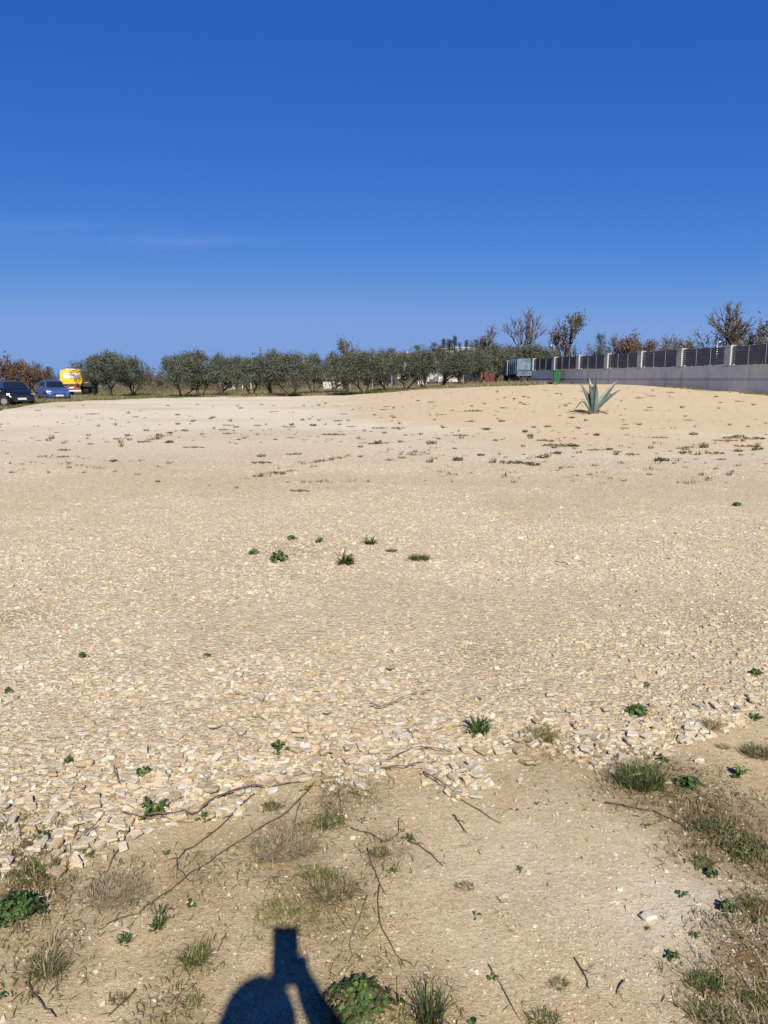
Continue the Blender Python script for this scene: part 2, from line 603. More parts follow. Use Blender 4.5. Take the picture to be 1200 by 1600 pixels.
def empty(name, loc, rz=0, label=None, cat=None, group=None, scale=1.0):
    o = bpy.data.objects.new(name, None)
    COL.objects.link(o)
    o.location = loc
    o.rotation_euler = (0, 0, rz)
    o.scale = (scale,) * 3
    o.empty_display_size = .2
    return tag(o, label, cat, group)


class MB:
    """collects simple shapes into one mesh"""
    def __init__(s):
        s.v = []; s.f = []

    def add(s, v, f):
        o = len(s.v)
        s.v += [tuple(p) for p in v]
        s.f += [tuple(i + o for i in q) for q in f]
        return s

    def box(s, c, d, rz=0, rx=0, taper=1.0):
        x, y, z = (q / 2 for q in d)
        mt = Matrix.Translation(Vector(c)) @ Matrix.Rotation(rz, 4, 'Z') @ Matrix.Rotation(rx, 4, 'X')
        pts = [mt @ Vector((sx * x * (taper if sz > 0 else 1), sy * y * (taper if sz > 0 else 1), sz * z)) for sz in (-1, 1) for sy in (-1, 1) for sx in (-1, 1)]
        return s.add(pts, [(0, 2, 3, 1), (4, 5, 7, 6), (0, 1, 5, 4), (2, 6, 7, 3), (0, 4, 6, 2), (1, 3, 7, 5)])

    def tube(s, pts, rad, n=6, cap=True):
        pts = [Vector(p) for p in pts]
        if not hasattr(rad, '__len__'):
            rad = [rad] * len(pts)
        rings = []
        for i, p in enumerate(pts):
            a = pts[max(i - 1, 0)]; b = pts[min(i + 1, len(pts) - 1)]
            d = (b - a).normalized()
            ux = d.cross(Vector((0, 0, 1)))
            if ux.length < .05:
                ux = d.cross(Vector((1, 0, 0)))
            ux.normalize(); uy = ux.cross(d)
            rings.append([p + (ux * math.cos(2 * PI * k / n) + uy * math.sin(2 * PI * k / n)) * rad[i] for k in range(n)])
        o = len(s.v)
        for r_ in rings:
            s.v += [tuple(p) for p in r_]
        for i in range(len(pts) - 1):
            for k in range(n):
                a = o + i * n + k; b = o + i * n + (k + 1) % n
                s.f.append((a, b, b + n, a + n))
        if cap:
            s.f.append(tuple(o + k for k in range(n))[::-1])
            s.f.append(tuple(o + (len(pts) - 1) * n + k for k in range(n)))
        return s

    def slab(s, quad, t):
        """four corners, thickened by t against their normal"""
        q = [Vector(p) for p in quad]
        nrm = (q[1] - q[0]).cross(q[3] - q[0]).normalized() * t
        return s.add(q + [p - nrm for p in q], [(0, 1, 2, 3), (7, 6, 5, 4), (0, 4, 5, 1), (1, 5, 6, 2), (2, 6, 7, 3), (3, 7, 4, 0)])

    def loft(s, secs, cap=True):
        o = len(s.v); n = len(secs[0])
        for q in secs:
            s.v += [tuple(p) for p in q]
        for i in range(len(secs) - 1):
            for k in range(n):
                a = o + i * n + k; b = o + i * n + (k + 1) % n
                s.f.append((a, b, b + n, a + n))
        if cap:
            s.f.append(tuple(o + k for k in range(n))[::-1])
            s.f.append(tuple(o + (len(secs) - 1) * n + k for k in range(n)))
        return s

    def build(s, name, m, parent=None, bevel=0.0, smooth=False):
        me = bpy.data.meshes.new(name)
        me.from_pydata(s.v, [], s.f)
        me.shade_flat()
        bm = bmesh.new(); bm.from_mesh(me)
        bmesh.ops.recalc_face_normals(bm, faces=bm.faces[:])
        if bevel:
            bmesh.ops.bevel(bm, geom=bm.edges[:], offset=bevel, segments=2, affect='EDGES', profile=.6)
        bm.to_mesh(me); bm.free()
        if smooth:
            me.polygons.foreach_set('use_smooth', np.ones(len(me.polygons), bool))
        me.materials.append(m)
        return link(name, me, parent)


def copy_tree(o, parent=None):
    c = o.copy()
    COL.objects.link(c)
    if parent is not None:
        c.parent = parent
    for ch in list(o.children):
        copy_tree(ch, c)
    return c


def jit(rs, base, amt, n):
    base = np.asarray(base, float)
    return np.clip(base * (1 + amt * rs.standard_normal((n, 1))) * (1 + .35 * amt * rs.standard_normal((n, 3))), .004, .92)


def cards(C, D, W, ln, wd, col, bend=0.0):
    """leaf quads (kite): centres C, long axis D, side axis W"""
    n = len(C)
    ln = np.broadcast_to(np.asarray(ln), (n,))[:, None]; wd = np.broadcast_to(np.asarray(wd), (n,))[:, None]
    a = C - D * ln / 2; b = C + W * wd / 2; c = C + D * ln / 2; d = C - W * wd / 2
    V = np.stack([a, b, c, d], 1).reshape(-1, 3)
    F = np.arange(n * 4).reshape(n, 4)
    return V, F, np.repeat(col, 4, 0)


def unit(v):
    return v / np.maximum(np.linalg.norm(v, axis=-1, keepdims=True), 1e-9)


def rand_dirs(rs, n):
    return unit(rs.standard_normal((n, 3)))


# ------------------------------------------------------------------ ground sheets
def build_ground():
    th_f = np.arange(-34, 34.01, .16)
    th = np.concatenate([np.arange(-180, -34, 6.0), th_f, np.arange(36, 179, 6.0)])
    th = np.radians(th)
    rr = [.0]
    r = .35
    while r < 60:
        rr.append(r); r *= 1.0105 if r > 1.3 else 1.06
    while r < 6000:
        rr.append(r); r *= 1.05
    rr = np.array(rr[1:])
    T, Q = np.meshgrid(th, rr)
    X = Q * np.sin(T); Y = Q * np.cos(T)
    Z = ht(X, Y)
    nr, nt_ = X.shape
    fine, g, yel = masks(X, Y)
    org = organic(X, Y)
    gp = at(1085, 1440); gq = at(900, 1370)
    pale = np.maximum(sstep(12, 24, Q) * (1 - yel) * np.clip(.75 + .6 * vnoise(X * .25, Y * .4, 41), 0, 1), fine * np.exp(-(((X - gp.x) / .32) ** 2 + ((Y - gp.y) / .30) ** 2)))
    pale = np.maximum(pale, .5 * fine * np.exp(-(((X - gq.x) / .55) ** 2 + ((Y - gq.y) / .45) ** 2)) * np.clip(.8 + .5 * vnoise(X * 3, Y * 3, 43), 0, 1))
    V = np.stack([X, Y, Z], -1).reshape(-1, 3)
    V = np.vstack([V, [[0, 0, float(ht(0, 0))]]])
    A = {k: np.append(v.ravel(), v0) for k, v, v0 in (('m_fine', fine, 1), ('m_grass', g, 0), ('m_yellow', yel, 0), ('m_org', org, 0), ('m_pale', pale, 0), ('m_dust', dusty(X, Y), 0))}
    i, j = np.meshgrid(np.arange(nr - 1), np.arange(nt_), indexing='ij')
    j2 = (j + 1) % nt_
    F = np.stack([i * nt_ + j, i * nt_ + j2, (i + 1) * nt_ + j2, (i + 1) * nt_ + j], -1).reshape(-1, 4)[:, ::-1]
    fm = A['m_fine'][F].mean(1); gm = A['m_grass'][F].mean(1)
    cls = np.where(gm > .5, 2, np.where(fm > .5, 0, 1))
    tri = np.stack([np.full(nt_, nr * nt_), (np.arange(nt_) + 1) % nt_, np.arange(nt_)], -1)
    out = []
    for c, name in ((0, 'dirt_ground'), (1, 'gravel_lot'), (2, 'grass_field')):
        f = F[cls == c]
        fl = [f, tri] if c == 0 else [f]
        used = np.unique(np.concatenate([q.ravel() for q in fl]))
        remap = np.full(len(V), -1); remap[used] = np.arange(len(used))
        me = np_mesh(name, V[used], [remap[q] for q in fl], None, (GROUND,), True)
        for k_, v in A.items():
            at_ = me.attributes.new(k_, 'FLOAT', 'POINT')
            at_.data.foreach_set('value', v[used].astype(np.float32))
        out.append(tag(link(name, me), kind='structure'))
    return out


DIRT, LOT, FIELD = build_ground()


# ------------------------------------------------------------------ gravel
def stone_template(rs, npts=6, flat=.3):
    """an angular flat shard: broken outline, uneven top, undercut foot"""
    bm = bmesh.new()
    a0 = np.sort(rs.uniform(0, 2 * PI, npts) * .35 + np.arange(npts) * 2 * PI / npts * .95)
    sl = rs.normal(0, .22, 2)
    for a in a0:
        q = rs.uniform(.68, 1)
        x, y = math.cos(a) * q * .52, math.sin(a) * q * .40
        top = flat * (.5 + rs.uniform(-.12, .12)) + (x * sl[0] + y * sl[1]) * flat
        k = rs.uniform(.72, .97)
        bm.verts.new((x * k, y * k, top))
        bm.verts.new((x, y, flat * rs.uniform(-.15, .2)))
        bm.verts.new((x * .8, y * .8, -flat * .5))
    r_ = bmesh.ops.convex_hull(bm, input=bm.verts[:])
    bmesh.ops.delete(bm, geom=[g for g in r_['geom_interior'] if isinstance(g, bmesh.types.BMVert)], context='VERTS')
    bmesh.ops.delete(bm, geom=[v for v in bm.verts if not v.link_faces], context='VERTS')
    bmesh.ops.dissolve_limit(bm, angle_limit=R(12), verts=bm.verts[:], edges=bm.edges[:])
    low = [f for f in bm.faces if f.normal.z < -.8]
    bmesh.ops.delete(bm, geom=low, context='FACES_ONLY')
    bmesh.ops.triangulate(bm, faces=bm.faces[:])
    bm.verts.index_update()
    V = np.array([v.co[:] for v in bm.verts]); F = np.array([[v.index for v in f.verts] for f in bm.faces])
    bm.free()
    return V, F


rs = np.random.RandomState(7)
TEMPL = [stone_template(rs, rs.randint(4, 7), rs.uniform(.13, .34)) for _ in range(28)]
print('stone faces', np.mean([len(t[1]) for t in TEMPL]))


def scatter_stones(name, X, Y, S, rs, cols, mat_, sink=.05, tilt=.19, raise_=0.0):
    n = len(X)
    Z = ht(X, Y)
    kind = rs.randint(0, len(TEMPL), n)
    Vs, Fs, Cs, off = [], [], [], 0
    for t, (TV, TF) in enumerate(TEMPL):
        idx = np.where(kind == t)[0]
        if not len(idx):
            continue
        k = len(idx)
        rz = rs.uniform(0, 2 * PI, k); rx = rs.normal(0, tilt, k); ry = rs.normal(0, tilt, k)
        P = TV[None] * S[idx, None, None] * np.stack([rs.uniform(.85, 1.15, k), rs.uniform(.75, 1.2, k), rs.uniform(.7, 1.2, k)], -1)[:, None, :]
        x, y, z = P[..., 0], P[..., 1], P[..., 2]
        c, s_ = np.cos(rx)[:, None], np.sin(rx)[:, None]
        y, z = y * c - z * s_, y * s_ + z * c
        c, s_ = np.cos(ry)[:, None], np.sin(ry)[:, None]
        x, z = x * c + z * s_, -x * s_ + z * c
        c, s_ = np.cos(rz)[:, None], np.sin(rz)[:, None]
        x, y = x * c - y * s_, x * s_ + y * c
        P = np.stack([x + X[idx, None], y + Y[idx, None], z + (Z[idx] + S[idx] * sink * rs.uniform(.2, 1.6, k) + raise_)[:, None]], -1)
        Vs.append(P.reshape(-1, 3))
        nv = len(TV)
        Fs.append((TF[None] + (np.arange(k) * nv)[:, None, None] + off).reshape(-1, 3))
        Cs.append(np.repeat(cols[idx], nv, 0))
        off += nv * k
    return link(name, np_mesh(name, np.vstack(Vs), np.vstack(Fs), np.vstack(Cs), (mat_,)))


def stone_cols(rs, n):
    st = np.array([s[0] for s in STONE_STOPS]); cc = np.array([s[1] for s in STONE_STOPS])
    t = rs.uniform(0, 1, n)
    c = np.stack([np.interp(t, st, cc[:, i]) for i in range(3)], -1)
    return np.clip(c * (1 + .08 * rs.standard_normal((n, 1))), .06, .7)


def fan(rs, n, r0, r1, half=31.5, power=1.0):
    """points in the wedge seen by the camera, uniform per area (power 2) or denser near (power 1)"""
    u = rs.uniform(0, 1, n)
    r = (r0 ** power + u * (r1 ** power - r0 ** power)) ** (1 / power)
    t = np.radians(rs.uniform(-half, half, n))
    return r * np.sin(t), r * np.cos(t), r, t


def coarse(x, y):
    """how coarse the crushed stone lies here, 0..1: coarsest along the near edge and at the right"""
    r = np.hypot(x, y); th = np.arctan2(x, y)
    nr = np.interp(th, NEAR_TH, NEAR_R)
    c = np.exp(-np.clip(r - nr, 0, 9) / .75)
    c = np.maximum(c, .62 * np.exp(-np.clip(r - nr, 0, 9) / 1.9) * sstep(.05, .3, th))
    return np.clip(c + .16 * vnoise(x * 1.6, y * 1.6, 21), 0, 1)


rs = np.random.RandomState(11)
X, Y, RR, TT = fan(rs, 175000, 2.35, 19.0, power=1.12)
fine, g, yel = masks(X, Y)
keep = rs.uniform(0, 1, len(X)) < (1 - fine) * np.where(RR > 8, np.clip(1.0 - (RR - 8) / 10.5, .03, 1), 1)
X, Y, RR = X[keep], Y[keep], RR[keep]
cz = coarse(X, Y)
du = dusty(X, Y) * (1 - np.clip(cz * 1.3, 0, 1))
keep = rs.uniform(0, 1, len(X)) < 1 - .48 * du * (1 - .6 * cz)
X, Y, RR, cz, du = X[keep], Y[keep], RR[keep], cz[keep], du[keep]
S = np.exp(rs.normal(0, .44, len(X))) * (1 - .22 * du) * (.0190 + .0165 * cz)
S = np.clip(S, .010, .075)
S = np.where(RR > 7, np.maximum(S, .018), S)
big = np.argsort(-(S / (RR + 1)))[:290]                 # those that show largest stay single pieces
msk = np.ones(len(X), bool); msk[big] = False
sc_ = stone_cols(rs, int(msk.sum()))
sc_ = sc_ + (np.array([.335, .265, .165]) - sc_) * (du[msk] * rs.uniform(.1, .6, int(msk.sum())))[:, None]
g_ = scatter_stones('crushed_stone', X[msk], Y[msk], S[msk], rs, sc_, M['stone'])
tag(g_, 'loose crushed cream limestone chips covering the lot', 'gravel', kind='stuff')
PIECES = []
for t in range(12):
    TV, TF = TEMPL[t]
    PIECES.append(np_mesh('stone', TV, TF, None, (M['piece'],)))
for i in big:
    o = link('stone', PIECES[rs.randint(0, 12)], LOT)
    s_ = float(S[i])
    o.location = (X[i], Y[i], float(ht(X[i], Y[i])) + s_ * .2)
    o.rotation_euler = (rs.normal(0, .2), rs.normal(0, .2), rs.uniform(0, 6.28))
    o.scale = (s_ * rs.uniform(.9, 1.2), s_ * rs.uniform(.8, 1.25), s_ * rs.uniform(.7, 1.1))

# small pebbles and grit on the dust in front, thicker along its right edge
X, Y, RR, TT = fan(rs, 60000, 1.35, 4.2, power=1.6)
fine, g, yel = masks(X, Y)
p_ = at(1080, 1440)
dens = .30 + .9 * np.exp(-(((X - p_.x) / .5) ** 2 + ((Y - p_.y) / .35) ** 2)) + .25 * vnoise(X * 2, Y * 2, 31) + .5 * np.exp(-np.abs(RR - np.interp(TT, NEAR_TH, NEAR_R)) / .12)
keep = (fine > .3) & (rs.uniform(0, 1, len(X)) < np.clip(dens, .05, 1))
X, Y = X[keep], Y[keep]
S = np.clip(np.exp(rs.normal(0, .5, len(X))) * .0062, .003, .03)
pc = stone_cols(rs, len(X)) * np.array([.95, .95, .95])
tag(scatter_stones('pebbles', X, Y, S, rs, pc, M['stone'], sink=.05), 'fine limestone grit and pebbles on the bare dirt', 'pebbles', kind='stuff')

ROCKS = [(1013, 1437, 34, 'chalky white rock with a dark broken left side on the bare dirt'),
         (426, 1238, 26, 'bright white flat stone above the round green moss cushion'),
         (857, 1432, 14, 'pale grey stone lying alone mid way across the bare dirt'),
         (1082, 1478, 16, 'small white stone among grit near the right hand grass'),
         (778, 1232, 17, 'cream stone lying on the dirt just below the gravel edge'),
         (1092, 1191, 22, 'upright pale stone between grass clumps near the right edge'),
         (812, 1222, 18, 'round whitish stone just below the coarse gravel edge'),
         (258, 1138, 22, 'large white flat stone in the gravel left of the centre'),
         (92, 1312, 30, 'flat cream slab at the lower left edge of the gravel')]
for i, (px, py, w, lab) in enumerate(ROCKS):
    p = at(px, py)
    s_ = pxm(w, p)
    TV, TF = TEMPL[(i * 5 + 3) % 28]
    bm = bmesh.new()
    vs = [bm.verts.new(v) for v in TV]
    for f in TF:
        bm.faces.new([vs[q] for q in f])
    bmesh.ops.bevel(bm, geom=bm.edges[:], offset=.05, segments=1, affect='EDGES')
    me = bpy.data.meshes.new('rock'); bm.to_mesh(me); bm.free()
    me.materials.append(simple('pale_limestone', (.60, .56, .49) if 'white' in lab else (.62, .54, .42), .9, var=.15, scale=2, bump=.5, bscale=6))
    o = tag(link('rock', me), lab, 'rock')
    o.location = p + Vector((0, 0, s_ * .16))
    o.rotation_euler = (.1, -.1, i * 1.3)
    o.scale = (s_, s_, s_ * 1.2)


# ------------------------------------------------------------------ plants
GREEN = (.068, .105, .03); DGREEN = (.042, .072, .024); YGREEN = (.125, .14, .035); DRY = (.30, .235, .135); GREY = (.25, .215, .155); OLIVEG = (.13, .125, .045)


def blades(rs, n, rad, h, wid, cols, lean=.6, seg=3, flat=1.0):
    """grass blades rooted in a disc of radius rad; cols list of (rgb, share)"""
    a = rs.uniform(0, 2 * PI, n); q = rad * .55 * np.sqrt(rs.uniform(0, 1, n))
    B = np.stack([np.cos(a) * q, np.sin(a) * q * flat, np.zeros(n) - .004], -1)
    az = a + rs.normal(0, 1.25, n)
    ln = h * rs.uniform(.45, 1.15, n)
    le = np.clip(rs.normal(lean, .28, n), .02, 1.45)
    out = np.stack([np.cos(az), np.sin(az)], -1)
    side = np.stack([-np.sin(az), np.cos(az), np.zeros(n)], -1)
    w = wid * rs.uniform(.6, 1.3, n)
    V = []
    p = B.copy()
    V.append(p - side * w[:, None] / 2); V.append(p + side * w[:, None] / 2)
    for k in range(1, seg + 1):
        ang = le * (k / seg) ** .9 * 1.25
        st = ln / seg
        p = p + np.concatenate([out * (np.sin(ang) * st)[:, None], (np.cos(ang) * st)[:, None]], -1)
        if k < seg:
            ww = w * (1 - .55 * k / seg)
            V.append(p - side * ww[:, None] / 2); V.append(p + side * ww[:, None] / 2)
        else:
            V.append(p)
    nv = len(V)
    V = np.stack(V, 1)
    V[..., 2] = np.maximum(V[..., 2], -.004 + .002 * rs.uniform(0, 1, (n, 1)))
    base = (np.arange(n) * nv)[:, None]
    Fq = np.concatenate([base + np.array([2 * k, 2 * k + 1, 2 * k + 3, 2 * k + 2]) for k in range(seg - 1)])
    Ft = base + np.array([2 * (seg - 1), 2 * (seg - 1) + 1, nv - 1])
    sh = np.array([c[1] for c in cols], float); sh /= sh.sum()
    pick = rs.choice(len(cols), n, p=sh)
    cc = np.array([c[0] for c in cols])[pick] * (1 + .22 * rs.standard_normal((n, 1)))
    return V.reshape(-1, 3), Fq, Ft, np.repeat(np.clip(cc, .01, .8), nv, 0)


def leaves(rs, n, rad, h, size, cols, lobed=False):
    """broad leaves radiating from the root, arched; each a six-sided folded blade"""
    Vs, Fs, Cs = [], [], []
    off = 0
    for i in range(n):
        az = rs.uniform(0, 2 * PI)
        L = rad * rs.uniform(.5, 1.08); w = size * rs.uniform(.7, 1.25)
        rise = h * rs.uniform(.25, 1.1)
        b0 = rs.normal(0, rad * .10, 2)
        o = np.array([math.cos(az), math.sin(az)]); sd = np.array([-o[1], o[0]])
        prof = [(0, .12), (.25, .35), (.45, .8), (.65, 1.0), (.85, .7), (1.0, .08)]
        rowsL = []
        for j, (t, ww) in enumerate(prof):
            if lobed and j in (1, 3):
                ww *= .45
            zz = rise * math.sin(min(t * 1.25, 1.0) * PI * .62) - rise * .25 * max(0, t - .6)
            c = b0 + o * (L * t)
            hw = w * ww / 2
            rowsL.append([(*(c - sd * hw), zz + hw * .3), (*c, zz - .001), (*(c + sd * hw), zz + hw * .3)])
        Vs.append(np.array(rowsL).reshape(-1, 3))
        f = []
        for j in range(len(prof) - 1):
            a = off + j * 3
            f += [(a, a + 1, a + 4, a + 3), (a + 1, a + 2, a + 5, a + 4)]
        Fs += f
        c = np.array(cols[rs.randint(0, len(cols))]) * (1 + .2 * rs.standard_normal())
        Cs.append(np.repeat(np.clip(c, .01, .6)[None], len(prof) * 3, 0))
        off += len(prof) * 3
    V = np.vstack(Vs)
    V[:, 2] = np.maximum(V[:, 2], .001)
    return V, np.array(Fs), np.vstack(Cs)


def clover(rs, n, rad, h, size, cols, flat=1.0):
    """a mound of small round leaflets"""
    a = rs.uniform(0, 2 * PI, n); q = rad * np.sqrt(rs.uniform(0, 1, n))
    lump = 1 + .25 * np.sin(a * 3 + 1) + .15 * np.sin(a * 5)
    q = q * lump
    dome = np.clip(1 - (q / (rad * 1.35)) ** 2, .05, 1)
    C = np.stack([np.cos(a) * q, np.sin(a) * q * flat, h * dome * rs.uniform(.45, 1.05, n)], -1)
    nrm = unit(np.stack([np.cos(a) * q / rad, np.sin(a) * q / rad, np.full(n, .8)], -1) + .55 * rs.standard_normal((n, 3)))
    t = unit(np.cross(nrm, rand_dirs(rs, n))); bt = np.cross(nrm, t)
    k = 6
    ang = np.arange(k) * 2 * PI / k
    s = size * rs.uniform(.6, 1.3, n)[:, None, None] / 2
    V = C[:, None] + s * (t[:, None] * np.cos(ang)[None, :, None] + bt[:, None] * np.sin(ang)[None, :, None])
    F = np.arange(n * k).reshape(n, k)
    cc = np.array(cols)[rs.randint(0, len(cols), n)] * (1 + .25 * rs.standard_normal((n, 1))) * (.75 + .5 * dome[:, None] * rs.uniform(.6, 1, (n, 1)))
    return V.reshape(-1, 3), F, np.repeat(np.clip(cc, .01, .5), k, 0)


def merge(parts):
    Vs, Fs, Cs, off = [], [], [], 0
    for p in parts:
        V, C = p[0], p[-1]
        for f in p[1:-1]:
            Fs.append(np.asarray(f) + off)
        Vs.append(V); Cs.append(C); off += len(V)
    return np.vstack(Vs), Fs, np.vstack(Cs)


